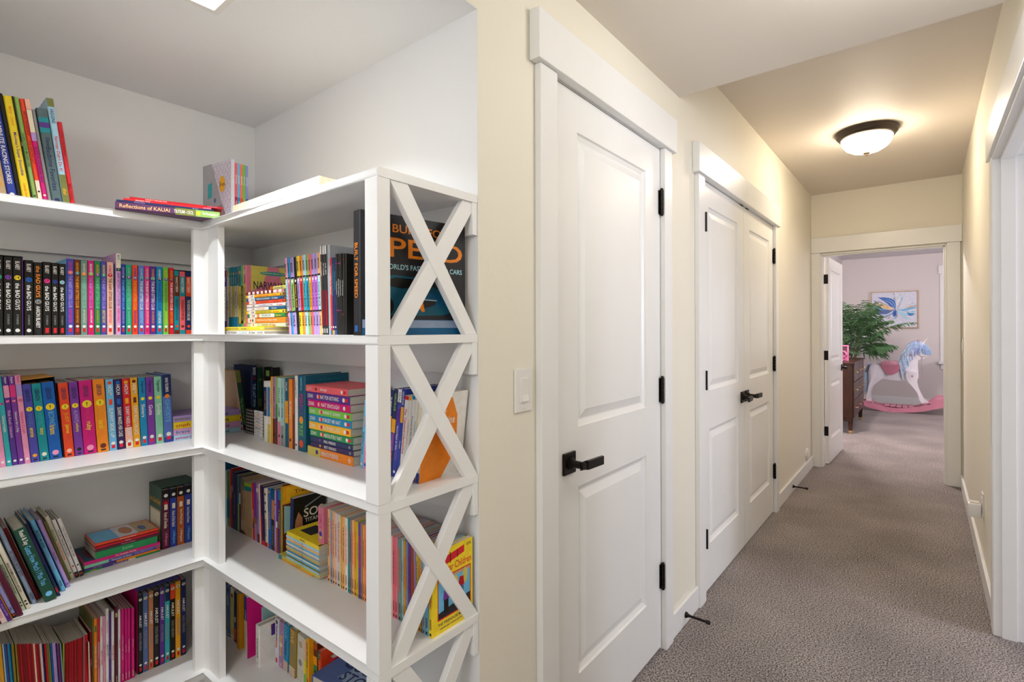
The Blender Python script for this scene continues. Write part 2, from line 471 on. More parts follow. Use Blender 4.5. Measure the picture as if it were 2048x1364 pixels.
  (0.2786, -1.853, 0.0185, 0.21, 0.147, -4.9, 'teal','paperback','T|LIBENSON|.78|.93|navy;D|.68|yellow|black|!;T|POSITIVELY|.45|.62|turquoise;T|izzy|.32|.44|yellow;Q|.02|.04|charcoal;D|.085|cream'),
  (0.2983, -1.853, 0.0252, 0.212, 0.149, -4.9, 'blue','paperback','T|LIBENSON|.78|.93|navy;D|.68|yellow|black|!;T|BECOMING|.45|.62|skyblue;T|brianna|.32|.44|yellow;Q|.02|.04|charcoal;D|.085|pink'),
  (0.3294, -1.853, 0.0203, 0.207, 0.145, -4.1, 'redorange','paperback','T|LIBENSON|.78|.93|navy;D|.68|yellow|black|!;T|JUST|.45|.62|gold;T|jaime|.32|.44|yellow;Q|.02|.04|charcoal;D|.085|peach'),
  (0.3514, -1.853, 0.0188, 0.208, 0.145, -4.0, 'violet','paperback','T|LIBENSON|.78|.93|navy;D|.68|yellow|black|!;T|ALWAYS|.45|.62|lilac;T|anthony|.32|.44|yellow;Q|.02|.04|charcoal;D|.085|black'),
  (0.3712, -1.853, 0.0286, 0.21, 0.147, -3.5, 'magenta','paperback','T|LIBENSON|.78|.93|navy;D|.68|yellow|black|!;T|REMARKABLY|.45|.62|hotpink;T|ruby|.32|.44|yellow;Q|.02|.04|charcoal;D|.085|pink'),
  (0.4017, -1.853, 0.0262, 0.211, 0.147, -3.3, 'orange','paperback','T|LIBENSON|.78|.93|navy;D|.68|yellow|black|!;T|SURPRISINGLY|.45|.62|gold;T|sarah|.32|.44|yellow;Q|.02|.04|charcoal;D|.085|brown'),
  (0.4293, -1.853, 0.0178, 0.209, 0.146, -2.8, 'skyblue','paperback','T|HOLM|.78|.92|white;D|.95|redorange;Q|.64|.72|redorange;T|SUNNY SIDE UP|.18|.6|white;D|.1|white;Q|.03|.08|red'),
  (0.4481, -1.853, 0.0186, 0.208, 0.146, -2.7, 'dkpurple','paperback','T|HOLM|.78|.92|white;D|.95|blue;Q|.64|.72|blue;T|SUNNY MAKES HER CASE|.18|.6|white;D|.1|white;Q|.03|.08|red'),
  (0.468, -1.853, 0.0185, 0.208, 0.146, -2.7, 'red','paperback','B|0|.1|cream;B|.1|.3|peach;T|HOLM|.78|.92|white;D|.95|gold;Q|.64|.72|gold;T|SUNNY MAKES A SPLASH|.18|.6|white;D|.1|white;Q|.03|.08|red'),
  (0.4875, -1.853, 0.0178, 0.209, 0.146, -2.5, 'gold','paperback','T|HOLM|.78|.92|white;D|.95|brown;Q|.64|.72|brown;T|SUNNY ROLLS THE DICE|.18|.6|white;D|.1|white;Q|.03|.08|red'),
  (0.5067, -1.853, 0.0174, 0.208, 0.145, -2.1, 'azure','paperback','T|Telgemeier|.77|.95|navy;D|.69|yellow;T|Sisters|.4|.63|white;D|.12|white;Q|.04|.09|red'),
  (0.5252, -1.853, 0.0191, 0.208, 0.146, -2.0, 'violet','paperback','T|Telgemeier|.77|.95|dkpurple;D|.69|yellow;T|Guts|.4|.63|white;D|.12|white;Q|.04|.09|red'),
  (0.5461, -1.853, 0.0197, 0.208, 0.146, -1.9, 'mint','paperback','T|Telgemeier|.77|.95|dkgreen;D|.69|yellow;T|Smile|.4|.63|white;D|.12|white;Q|.04|.09|red'),
  (0.5676, -1.853, 0.0241, 0.213, 0.149, -1.9, 'cornflower','hardcover','B|.68|1|navy;T|RAINA TELGEMEIER|.74|.95|white;D|.68|orange;T|GHOSTS|.3|.63|skyblue;B|0|.08|royal;D|.12|white;Q|.04|.09|red'),
 ]),
 ('L4', 'L', 0.623, [
  (0.1825, -1.69, 0.0028, 0.146, 0.102, -18.4, 'burgundy','paperback',''),
  (0.1857, -1.69, 0.0097, 0.143, 0.1, -18.4, 'palepink','paperback','T|STORIES|.1|.3|rose'),
  (0.1961, -1.69, 0.0071, 0.138, 0.097, -18.4, 'purple','paperback','T|Disney HUNTER|.06|.4|lilac'),
  (0.2041, -1.69, 0.0009, 0.135, 0.095, -18.4, 'orange','paperback',''),
  (0.2064, -1.7, 0.0069, 0.128, 0.089, -18.4, 'periwinkle','paperback','B|0|.1|black;D|.06|redorange;T|PIE|.15|.25|navy'),
  (0.2144, -1.7, 0.0102, 0.164, 0.115, -17.5, 'burgundy','paperback',''),
  (0.2254, -1.73, 0.0065, 0.219, 0.153, -16.9, 'palegreen','paperback','T|EXCEPTIONAL MEN IN BLACK HISTORY|.22|.6|charcoal;D|.1|black;D|.06|black'),
  (0.2337, -1.73, 0.0082, 0.218, 0.152, -16.9, 'cream','paperback','T|BOLD WOMEN IN BLACK HISTORY|.22|.6|charcoal;D|.1|black;D|.06|black'),
  (0.2473, -1.75, 0.0089, 0.213, 0.149, -16.9, 'bluegrey','picture book','T|AS COOL AS IT GETS|.35|.75|burgundy;T|HARPER|.05|.15|navy'),
  (0.2569, -1.77, 0.0082, 0.209, 0.146, -16.9, 'dkred','picture book','T|THE SPECIAL ONE|.3|.75|brown'),
  (0.2697, -1.735, 0.0238, 0.207, 0.145, -16.9, 'dkgreen','hardcover','T|Read & Say|.78|.97|white;T|Guess How Much I Miss You|.22|.76|skyblue;D|.09|skyblue'),
  (0.2953, -1.75, 0.0064, 0.215, 0.15, -16.9, 'navy','picture book','B|.45|1|dkpurple;Q|.05|.12|red'),
  (0.3069, -1.775, 0.0099, 0.212, 0.148, -16.9, 'skyblue','picture book','T|MUNSCH MCGRAW|.62|.86|navy;T|LOVE YOU FOREVER|.3|.55|bluegrey;T|Firefly|.06|.15|navy'),
  (0.3206, -1.79, 0.0081, 0.205, 0.143, -16.9, 'lilac','picture book','T|Wilma Jean|.35|.6|violet;D|.05|violet'),
  (0.3294, -1.83, 0.0027, 0.193, 0.135, -16.7, 'rose','picture book','T|PIES|.1|.5|dkred'),
  (0.3323, -1.835, 0.0048, 0.185, 0.13, -16.2, 'olive','picture book',''),
  (0.3385, -1.84, 0.0089, 0.195, 0.136, -16.2, 'cream','picture book','T|What Do You See|.62|.8|green;T|The Days of Christmas|.3|.6|redorange;D|.1|green'),
  (0.3489, -1.84, 0.0084, 0.182, 0.127, -16.2, 'white','picture book','B|0|.1|black;D|.05|redorange;T|THE DAY THE CRAYONS QUIT|.3|.9|charcoal;D|.2|red'),
  (0.359, -1.84, 0.0083, 0.182, 0.127, -15.8, 'white','picture book','B|0|.1|black;D|.05|redorange;T|THE CRAYONS CAME HOME|.3|.9|grey;D|.2|navy'),
 ]),
 ('L4g', 'L', 0.623, [
  (0.5637, -1.865, 0.0207, 0.186, 0.11, 0.0, 'burgundy','paperback','B|.84|1|black;D|.9|white;D|.77|red;Q|.66|.75|cream;T|Anne of Avonlea|.35|.62|cream;T|L. M. Montgomery|.05|.28|rose'),
  (0.5862, -1.865, 0.0186, 0.185, 0.11, 0.0, 'royal','paperback','B|.84|1|black;D|.9|white;Q|.66|.75|cream;T|Anne of the Island|.35|.62|cream;T|L. M. Montgomery|.05|.28|skyblue'),
  (0.6062, -1.865, 0.0195, 0.185, 0.11, 0.0, 'rust','paperback','B|.84|1|black;D|.9|white;Q|.66|.75|cream;T|Anne of Windy Poplars|.35|.62|cream;T|L. M. Montgomery|.05|.28|cream'),
  (0.6275, -1.865, 0.0196, 0.186, 0.11, 0.0, 'royal','paperback', "B|.84|1|black;D|.9|white;Q|.66|.75|cream;T|Anne's House of Dreams|.35|.62|cream;T|L. M. Montgomery|.05|.28|skyblue"),
  (0.6486, -1.865, 0.0191, 0.186, 0.11, 0.0, 'dkgreen','paperback','B|.84|1|black'),
 ]),
 ('L5', 'L', 0.285, [
  (0.2054, -1.8, 0.0051, 0.247, 0.173, -3.5, 'gold','booklet',''),
  (0.2107, -1.8, 0.0021, 0.244, 0.171, -3.5, 'slate','booklet',''),
  (0.213, -1.8, 0.0018, 0.243, 0.17, -3.5, 'cream','booklet',''),
  (0.215, -1.8, 0.0042, 0.242, 0.17, -3.5, 'blue','booklet',''),
  (0.2195, -1.8, 0.0018, 0.24, 0.168, -3.5, 'burgundy','booklet',''),
  (0.2215, -1.8, 0.0041, 0.239, 0.168, -3.5, 'azure','booklet',''),
  (0.2269, -1.8, 0.0015, 0.237, 0.166, -3.5, 'tealdark','booklet',''),
  (0.2269, -1.8, 0.0041, 0.234, 0.164, -3.0, 'mustard','booklet',''),
  (0.2331, -1.8, 0.0029, 0.232, 0.162, -3.0, 'mustard','booklet',''),
  (0.2362, -1.8, 0.0043, 0.23, 0.161, -3.0, 'dkred','booklet',''),
  (0.241, -1.8, 0.0033, 0.228, 0.159, -3.0, 'crimson','booklet',''),
  (0.2449, -1.8, 0.0038, 0.226, 0.158, -3.0, 'dkred','booklet',''),
  (0.2489, -1.8, 0.0046, 0.224, 0.157, -3.0, 'dkred','booklet',''),
  (0.2541, -1.8, 0.004, 0.222, 0.155, -3.0, 'crimson','booklet',''),
  (0.2585, -1.8, 0.0045, 0.22, 0.154, -3.0, 'dkred','booklet',''),
  (0.2632, -1.8, 0.0028, 0.217, 0.152, -3.0, 'crimson','booklet',''),
  (0.2662, -1.8, 0.003, 0.216, 0.151, -3.0, 'cream','booklet',''),
  (0.2695, -1.8, 0.0038, 0.214, 0.15, -3.0, 'crimson','booklet',''),
  (0.2737, -1.8, 0.0038, 0.212, 0.149, -3.0, 'dkred','booklet',''),
  (0.2781, -1.8, 0.0042, 0.21, 0.147, -3.0, 'palepink','booklet',''),
  (0.2827, -1.8, 0.0025, 0.208, 0.146, -3.0, 'navy','booklet',''),
  (0.2868, -1.8, 0.0042, 0.206, 0.144, -3.0, 'crimson','booklet',''),
  (0.2913, -1.8, 0.0021, 0.204, 0.143, -3.0, 'olive','booklet',''),
  (0.2939, -1.8, 0.0033, 0.203, 0.142, -3.0, 'olive','booklet',''),
  (0.2986, -1.8, 0.0027, 0.201, 0.14, -3.0, 'blue','booklet',''),
  (0.3023, -1.8, 0.0063, 0.199, 0.139, -3.0, 'lilac','booklet',''),
  (0.3091, -1.8, 0.0033, 0.196, 0.137, -3.0, 'navy','booklet',''),
  (0.3127, -1.8, 0.0014, 0.194, 0.136, -3.0, 'magenta','booklet',''),
  (0.3143, -1.8, 0.003, 0.193, 0.135, -3.0, 'navy','booklet',''),
  (0.3177, -1.8, 0.0022, 0.192, 0.134, -3.0, 'bluegrey','booklet',''),
 ]),
 ('L5b', 'L', 0.285, [
  (0.3156, -1.81, 0.003, 0.183, 0.128, 0.0, 'yellowgreen','booklet',''),
  (0.319, -1.81, 0.003, 0.182, 0.127, 0.0, 'dkred','booklet',''),
  (0.3226, -1.81, 0.003, 0.182, 0.127, 0.0, 'crimson','booklet',''),
  (0.3262, -1.81, 0.0031, 0.182, 0.127, 0.0, 'dkred','booklet',''),
  (0.3297, -1.81, 0.0031, 0.182, 0.127, 0.0, 'crimson','booklet',''),
  (0.3334, -1.81, 0.0031, 0.182, 0.127, 0.0, 'crimson','booklet',''),
  (0.337, -1.81, 0.0031, 0.182, 0.127, 0.0, 'dkred','booklet',''),
  (0.3406, -1.81, 0.0031, 0.182, 0.128, 0.0, 'crimson','booklet',''),
  (0.3443, -1.81, 0.0031, 0.182, 0.128, 0.0, 'dkred','booklet',''),
  (0.3479, -1.81, 0.0031, 0.182, 0.128, 0.0, 'crimson','booklet',''),
  (0.3516, -1.81, 0.0031, 0.182, 0.128, 0.0, 'crimson','booklet',''),
  (0.3553, -1.81, 0.0032, 0.183, 0.128, 0.0, 'dkred','booklet',''),
  (0.3592, -1.81, 0.0017, 0.186, 0.13, 0.0, 'grey','booklet',''),
  (0.3612, -1.81, 0.0069, 0.185, 0.13, 0.0, 'crimson','booklet',''),
  (0.3687, -1.81, 0.0029, 0.163, 0.114, -1.2, 'red','booklet',''),
  (0.3723, -1.81, 0.0025, 0.162, 0.113, -1.2, 'cream','booklet',''),
 ]),
 ('L5c', 'L', 0.285, [
  (0.3753, -1.825, 0.0058, 0.182, 0.128, 0.0, 'dkred','paperback','T|STORIES|.3|.75|rose;T|a girls guide|.03|.12|cream'),
  (0.3814, -1.825, 0.0029, 0.213, 0.149, 0.0, 'olive','paperback',''),
  (0.385, -1.825, 0.0074, 0.214, 0.15, 0.0, 'orange','paperback','T|THE BEST OF HER LIFE|.3|.7|cream;Q|.82|.9|green;T|a girls guide|.03|.12|cream'),
  (0.3935, -1.825, 0.0047, 0.212, 0.149, 0.0, 'rose','paperback','B|.68|1|red;T|FIRST FRIENDS|.2|.6|dkred;T|a girls guide|.03|.12|cream'),
  (0.3991, -1.825, 0.0061, 0.214, 0.149, 0.0, 'white','paperback','T|BIGFOOT PIPPERS|.3|.6|red;T|AMERICAN|.7|.9|rose;T|a girls guide|.03|.12|cream'),
  (0.4061, -1.825, 0.0051, 0.212, 0.148, 0.0, 'pink','paperback','T|HOW TO BE A FRIEND|.3|.7|hotpink;T|a girls guide|.03|.12|cream'),
  (0.412, -1.825, 0.0069, 0.231, 0.162, 0.0, 'white','paperback','T|MAKE IT BIG|.38|.58|green;T|American Girl|.65|.9|rose;T|a girls guide|.03|.12|cream'),
  (0.4194, -1.825, 0.0048, 0.214, 0.15, 0.0, 'purple','paperback','T|STUDY SMART|.2|.7|lilac;T|a girls guide|.03|.12|cream'),
  (0.4252, -1.825, 0.0065, 0.217, 0.152, 0.0, 'white','paperback','T|FRIENDS MATTER|.3|.6|red;T|a girls guide|.03|.12|cream'),
  (0.4335, -1.825, 0.0065, 0.228, 0.16, 0.0, 'burgundy','paperback','B|.86|.92|tan;D|.08|red;T|a girls guide|.03|.12|cream'),
  (0.4409, -1.825, 0.0055, 0.216, 0.151, 0.0, 'white','paperback','T|STAND UP|.4|.68|red;T|a girls guide|.03|.12|cream'),
  (0.4477, -1.825, 0.0076, 0.214, 0.15, 0.0, 'magenta','paperback','T|STAYING HOME ALONE|.3|.65|pink;T|a girls guide|.03|.12|cream'),
  (0.4566, -1.825, 0.0063, 0.212, 0.148, 0.0, 'magenta','paperback','T|Smart Girl|.3|.6|pink;T|a girls guide|.03|.12|cream'),
  (0.4636, -1.825, 0.0068, 0.21, 0.147, 0.0, 'magenta','paperback','T|Friends and Fun|.3|.65|pink;T|a girls guide|.03|.12|cream'),
  (0.4727, -1.825, 0.0074, 0.206, 0.144, 0.0, 'magenta','paperback','T|Making a Go|.35|.65|pink;T|a girls guide|.03|.12|cream'),
 ]),
 ('L5d', 'L', 0.285, [
  (0.4903, -1.829, 0.0114, 0.235, 0.15, 0.0, 'black','paperback','D|.94|cream|black|1;T|AMULET|.55|.78|white;T|KAZU KIBUISHI|.3|.52|grey;D|.11|white;Q|.03|.08|red'),
  (0.5027, -1.829, 0.013, 0.235, 0.15, 0.0, 'denim','paperback','D|.94|cream|black|2;T|AMULET|.55|.78|white;T|KAZU KIBUISHI|.3|.52|grey;D|.11|white;Q|.03|.08|red'),
  (0.5171, -1.829, 0.0123, 0.236, 0.15, 0.0, 'copper','paperback','D|.94|cream|black|3;T|AMULET|.55|.78|white;T|KAZU KIBUISHI|.3|.52|grey;D|.11|white;Q|.03|.08|red'),
  (0.5302, -1.829, 0.0147, 0.236, 0.15, 0.0, 'black','paperback','D|.94|cream|black|4;T|AMULET|.55|.78|white;T|KAZU KIBUISHI|.3|.52|grey;D|.11|white;Q|.03|.08|red'),
  (0.546, -1.829, 0.0127, 0.235, 0.15, 0.0, 'purple','paperback','D|.94|cream|black|5;T|AMULET|.55|.78|white;T|KAZU KIBUISHI|.3|.52|grey;D|.11|white;Q|.03|.08|red'),
  (0.5597, -1.829, 0.0131, 0.235, 0.15, 0.0, 'turquoise','paperback','B|.8|1|navy;D|.94|cream|black|6;T|AMULET|.55|.78|white;T|KAZU KIBUISHI|.3|.52|grey;D|.11|white;Q|.03|.08|red'),
  (0.5738, -1.829, 0.0137, 0.236, 0.15, 0.0, 'black','paperback','B|.8|1|redorange;D|.94|cream|black|7;T|AMULET|.55|.78|white;T|KAZU KIBUISHI|.3|.52|grey;D|.11|white;Q|.03|.08|red'),
  (0.5884, -1.829, 0.0141, 0.238, 0.15, 0.0, 'gold','paperback','D|.94|cream|black|8;T|AMULET|.55|.78|white;T|KAZU KIBUISHI|.3|.52|grey;D|.11|white;Q|.03|.08|red'),
  (0.6042, -1.829, 0.0132, 0.239, 0.15, 0.0, 'navy','paperback','D|.94|cream|black|9;T|AMULET|.55|.78|white;T|KAZU KIBUISHI|.3|.52|grey;D|.11|white;Q|.03|.08|red'),
 ]),
 ('R2a', 'R', 1.299, [
  (-1.9187, 0.75, 0.0186, 0.21, 0.147, 0.0, 'tan','hardcover','B|.6|1|redorange'),
  (-1.8991, 0.75, 0.019, 0.205, 0.144, 0.0, 'cream','hardcover','B|.8|1|red;T|MYSTERY|.3|.7|charcoal'),
  (-1.854, 0.74, 0.028, 0.213, 0.149, 0.0, 'purple','hardcover','Q|.82|.9|cream;B|.2|.75|white;T|AMAZING|.3|.7|dkpurple'),
  (-1.8242, 0.74, 0.0128, 0.211, 0.148, 0.0, 'white','hardcover','B|.9|1|gold;T|BOOK|.3|.6|black'),
  (-1.7603, 0.72, 0.0129, 0.215, 0.15, 0.0, 'teal','hardcover','B|.25|.74|mustardlt;D|.9|cream;T|CLANTON|.74|.85|cream;T|NARWHAL|.35|.65|teal'),
  (-1.7465, 0.72, 0.0147, 0.215, 0.15, 0.0, 'teal','hardcover','B|.25|.72|cream;D|.9|gold;T|CLANTON|.74|.85|cream;T|JELLY|.35|.65|navy'),
  (-1.7303, 0.72, 0.0152, 0.214, 0.15, 0.0, 'azure','hardcover','B|.25|.72|mustardlt;D|.9|cream;T|CLANTON|.74|.85|cream;T|SUPER|.35|.65|teal'),
  (-1.7142, 0.72, 0.0162, 0.214, 0.15, 0.0, 'azure','hardcover','B|.25|.72|cream;D|.9|gold;T|CLANTON|.74|.85|cream;T|PEANUT|.35|.65|burgundy'),
  (-1.6972, 0.72, 0.0117, 0.214, 0.15, 0.0, 'sage','hardcover','B|.25|.72|cream;D|.9|gold;T|CLANTON|.74|.85|navy;T|OTTER|.35|.65|charcoal'),
  (-1.6846, 0.72, 0.0146, 0.215, 0.15, 0.0, 'teal','hardcover','B|.15|.7|yellow;D|.9|cream|black|7;T|CLANTON|.74|.85|navy;T|SCHOOL|.3|.65|charcoal'),
  (-1.6692, 0.72, 0.0157, 0.215, 0.15, 0.0, 'leaf','hardcover','B|.15|.7|black;D|.9|gold;T|CLANTON|.74|.85|dkgreen;T|A SUPER SCARY NARWHALLOWEEN|.2|.68|white'),
  (-1.6526, 0.72, 0.0172, 0.214, 0.152, 0.0, 'rose','hardcover', "B|.15|.72|mustardlt;D|.9|cream|black|9;T|CLANTON|.74|.85|dkred;T|NARWHAL'S SWEET TOOTH|.2|.68|brown"),
 ]),
 ('R2b', 'R', 1.299, [
  (-1.3203, 0.692, 0.0098, 0.206, 0.144, -6.7, 'pink','hardcover','B|.3|.72|lightcyan;B|.72|.745|black;B|.28|.305|black;D|.69|cream;T|Princess in BLACK|.34|.64|black;T|BOOK|.8|.93|black;T|HALE|.1|.24|black'),
  (-1.3088, 0.692, 0.0104, 0.206, 0.144, -6.3, 'azure','hardcover','B|.3|.72|rose;B|.72|.745|black;B|.28|.305|black;D|.69|cream;T|Princess in BLACK|.34|.64|black;T|BOOK|.8|.93|black;T|HALE|.1|.24|black'),
  (-1.2974, 0.692, 0.0169, 0.204, 0.143, -5.2, 'lilac','hardcover','B|.3|.72|leaf;B|.72|.745|black;B|.28|.305|black;D|.69|cream;T|Princess in BLACK|.34|.64|black;T|BOOK|.8|.93|black;T|HALE|.1|.24|black'),
  (-1.2794, 0.692, 0.0138, 0.204, 0.143, -5.2, 'black','hardcover','B|.3|.72|black;B|.72|.745|black;B|.28|.305|black;D|.69|cream;T|Princess in BLACK|.34|.64|gold;T|BOOK|.8|.93|black;T|HALE|.1|.24|black'),
  (-1.2647, 0.692, 0.0136, 0.205, 0.143, -5.2, 'yellow','hardcover','B|.3|.72|lilac;B|.72|.745|black;B|.28|.305|black;D|.69|cream;T|Princess in BLACK|.34|.64|black;T|BOOK|.8|.93|black;T|HALE|.1|.24|black'),
  (-1.2501, 0.692, 0.0123, 0.205, 0.143, -5.2, 'orange','hardcover','B|.3|.72|red;B|.72|.745|black;B|.28|.305|black;D|.69|cream;T|Princess in BLACK|.34|.64|black;T|BOOK|.8|.93|black;T|HALE|.1|.24|black'),
  (-1.2365, 0.692, 0.0129, 0.205, 0.143, -4.7, 'paleblue','hardcover','B|.3|.72|turquoise;B|.72|.745|black;B|.28|.305|black;D|.69|cream;T|Princess in BLACK|.34|.64|black;T|BOOK|.8|.93|black;T|HALE|.1|.24|black'),
  (-1.2223, 0.692, 0.012, 0.204, 0.143, -4.3, 'leaf','hardcover','B|.3|.72|azure;B|.72|.745|black;B|.28|.305|black;D|.69|cream;T|Princess in BLACK|.34|.64|black;T|BOOK|.8|.93|black;T|HALE|.1|.24|black'),
  (-1.209, 0.692, 0.0109, 0.204, 0.143, -4.3, 'coral','hardcover','B|.3|.72|gold;B|.72|.745|black;B|.28|.305|black;D|.69|cream;T|Princess in BLACK|.34|.64|black;T|BOOK|.8|.93|black;T|HALE|.1|.24|black'),
  (-1.1965, 0.692, 0.0117, 0.204, 0.143, -3.9, 'lilac','hardcover','B|.3|.72|orchid;B|.72|.745|black;B|.28|.305|black;D|.69|cream;T|Princess in BLACK|.34|.64|black;T|BOOK|.8|.93|black;T|HALE|.1|.24|black'),
  (-1.1836, 0.692, 0.0126, 0.204, 0.143, -3.5, 'lilac','hardcover','B|.3|.72|orchid;B|.72|.745|black;B|.28|.305|black;D|.69|cream;T|Princess in BLACK|.34|.64|black;T|BOOK|.8|.93|black;T|HALE|.1|.24|black'),
  (-1.1698, 0.692, 0.0118, 0.205, 0.143, -3.3, 'apricot','hardcover','B|.3|.72|lightcyan;B|.72|.745|black;B|.28|.305|black;D|.69|cream;T|Princess in BLACK|.34|.64|black;T|BOOK|.8|.93|black;T|HALE|.1|.24|black'),
 ]),
 ('R2c', 'R', 1.299, [
  (-1.1568, 0.692, 0.0071, 0.22, 0.17, -2.8, 'charcoal','paperback','B|.9|1|white;T|SPY SCHOOL|.62|.85|white;B|.1|.5|dkred;Q|.02|.07|white'),
  (-1.1489, 0.692, 0.008, 0.219, 0.17, -2.1, 'charcoal','paperback','B|.9|1|white;T|SPY CAMP|.62|.85|white;B|.1|.5|burgundy;Q|.02|.07|white'),
  (-1.1398, 0.692, 0.0089, 0.219, 0.17, -2.1, 'charcoal','paperback','B|.9|1|white;T|EVIL SPY|.62|.85|white;B|.1|.5|dkred;Q|.02|.07|white'),
  (-1.1298, 0.692, 0.0107, 0.219, 0.17, -2.1, 'silver','hardcover',''),
  (-1.1186, 0.692, 0.0069, 0.186, 0.13, -2.1, 'red','paperback','T|TRUE STORIES OF HEROES|.5|.92|white;D|.1|cream;B|.0|.06|blue'),
  (-1.1113, 0.692, 0.009, 0.186, 0.13, -2.0, 'navy','paperback','T|TRUE STORIES OF SURVIVAL|.5|.92|teal;D|.1|white;B|0|.06|gold'),
  (-1.1019, 0.692, 0.0083, 0.184, 0.13, -2.0, 'navy','paperback','T|TRUE GHOSTS|.5|.92|teal;D|.1|white;B|0|.06|blue'),
  (-1.0928, 0.692, 0.0052, 0.194, 0.13, -2.0, 'black','paperback','T|Kyla May Miss Behaves|.3|.85|white;D|.88|violet;D|.3|hotpink'),
  (-1.087, 0.692, 0.0069, 0.193, 0.13, -1.3, 'black','paperback','T|Kyla May Miss Behaves|.3|.85|white;D|.88|hotpink;D|.3|hotpink'),
  (-1.0793, 0.692, 0.0066, 0.193, 0.13, -1.3, 'black','paperback','T|interesting Kyla May|.3|.85|white;D|.88|hotpink;D|.3|violet'),
  (-1.072, 0.692, 0.0065, 0.192, 0.13, 0.0, 'black','paperback','T|Kyla May interesting|.3|.85|white;D|.93|red;D|.25|red'),
  (-1.0642, 0.692, 0.0091, 0.191, 0.16, 0.0, 'black','paperback',''),
 ]),
 ('R3', 'R', 0.96, [
  (-1.6333, 0.773, 0.0193, 0.19, 0.133, 0.0, 'white','paperback','B|.42|1|navy;B|.9|1|white;T|Lunch Lady|.5|.85|gold'),
  (-1.6112, 0.773, 0.0195, 0.191, 0.134, 0.0, 'cream','paperback','B|.42|1|azure;B|.9|1|white;T|the friendship code|.5|.85|red;B|0|.3|mustardlt'),
  (-1.5889, 0.773, 0.0108, 0.206, 0.14, 0.0, 'gold','paperback','T|MISFITS|.4|.9|orange'),
  (-1.5755, 0.773, 0.0178, 0.206, 0.14, 0.0, 'mauve','paperback','T|MILLER|.62|.85|violet;T|CRUSH|.42|.56|red;B|0|.38|brown;D|.14|black'),
  (-1.5568, 0.773, 0.0106, 0.206, 0.14, 0.0, 'leaf','paperback','B|0|.4|burgundy;B|.4|.6|green'),
  (-1.5443, 0.773, 0.0174, 0.205, 0.14, 0.0, 'palemint','paperback','T|FALLER|.62|.85|teal;T|CAMP|.42|.56|navy;B|0|.35|rose;D|.14|brown'),
  (-1.5254, 0.773, 0.0177, 0.205, 0.14, 0.0, 'paleteal','paperback','T|FALLER|.62|.85|teal;T|ACTION|.42|.56|burgundy;B|0|.3|grey;D|.14|black'),
  (-1.5052, 0.773, 0.0051, 0.206, 0.14, 0.0, 'grey','paperback',''),
  (-1.4989, 0.773, 0.0179, 0.205, 0.14, 0.0, 'tealdark','paperback','T|FALLER|.82|.95|white;B|.35|.68|gold;T|CLICK|.42|.6|redorange'),
  (-1.4779, 0.773, 0.0192, 0.205, 0.14, 0.0, 'orange','paperback','T|SUNNY|.4|.7|white;D|.12|brown'),
  (-1.4573, 0.773, 0.0124, 0.207, 0.14, 0.0, 'brown','paperback','B|.5|1|rust'),
  (-1.4425, 0.773, 0.0144, 0.217, 0.135, 0.0, 'white','paperback','T|Teenage Soul|.7|.95|charcoal;D|.07|charcoal'),
  (-1.4262, 0.773, 0.0406, 0.22, 0.142, 0.0, 'tealdark','hardcover','T|Lynda Mullaly Hunt|.8|.97|paleblue;T|FISH|.6|.75|magenta;T|IN A|.48|.59|violet;T|TREE|.2|.4|lime;D|.41|orange;D|.1|redorange'),
 ]),
 ('L3c', 'L', 0.96, [
  (0.8047, -1.85, 0.0158, 0.212, 0.14, -7.5, 'kraft','hardcover','B|0|1|dkgreen;B|.8|1|olive;T|The Secret Garden|.1|.55|leaf'),
  (0.8323, -1.85, 0.0192, 0.226, 0.14, 0.0, 'navy','hardcover','T|BANNED|.85|.97|white;D|.8|dkred;T|THE LAST WONDERLEA|.15|.72|paleblue'),
  (0.8538, -1.85, 0.0179, 0.218, 0.14, 0.0, 'dkgreen','paperback','D|.8|olive;T|SIGNS|.2|.6|mustard'),
 ]),
 ('R3a', 'R', 0.96, [
  (-1.8328, 0.868, 0.0565, 0.22, 0.03, 0.0, 'black','hardcover','Q|.86|.95|leaf'),
 ]),
 ('R3b', 'R', 0.96, [
  (-1.1092, 0.773, 0.0121, 0.176, 0.123, 7.0, 'skyblue','paperback','T|PAWS|.55|.8|orange;T|BEST BEFORE IT TOGETHER|.2|.53|navy;D|.06|cream'),
  (-1.091, 0.773, 0.0172, 0.177, 0.124, 7.0, 'pink','paperback','T|MINDY MAKES SOME SPACE|.2|.7|hotpink;D|.06|blue'),
  (-1.0769, 0.773, 0.0123, 0.178, 0.124, 7.0, 'redorange','paperback',''),
  (-1.0088, 0.773, 0.0143, 0.208, 0.13, 7.0, 'navy','paperback','B|.55|.7|gold;T|TUESDAYS|.72|.92|white'),
  (-0.9927, 0.773, 0.0145, 0.211, 0.13, 7.0, 'navy','paperback','B|.5|.66|gold;B|.3|.5|bluevio;T|GEORGE|.75|.95|leaf;T|Thursdays with the Crown|.12|.5|redorange'),
  (-0.9782, 0.773, 0.0134, 0.212, 0.13, 7.0, 'bluevio','paperback','B|.85|1|white;B|0|.2|royal;B|.62|.78|purple;T|GEORGE|.82|.97|navy;T|Saturdays at Sea|.3|.6|white;D|.06|white'),
  (-0.9673, 0.773, 0.0098, 0.214, 0.13, 7.0, 'royal','paperback','B|.62|.8|gold;T|GEORGE|.82|.97|white;T|Fridays|.2|.55|white'),
  (-0.9519, 0.773, 0.0146, 0.198, 0.13, 7.0, 'white','paperback','B|.95|1|red;T|The Talented Clementine|.3|.85|red;B|0|.12|redorange'),
  (-0.9417, 0.773, 0.0091, 0.198, 0.13, 7.0, 'white','paperback', "B|.95|1|gold;T|Clementine's Letter|.3|.85|orange;B|0|.12|violet"),
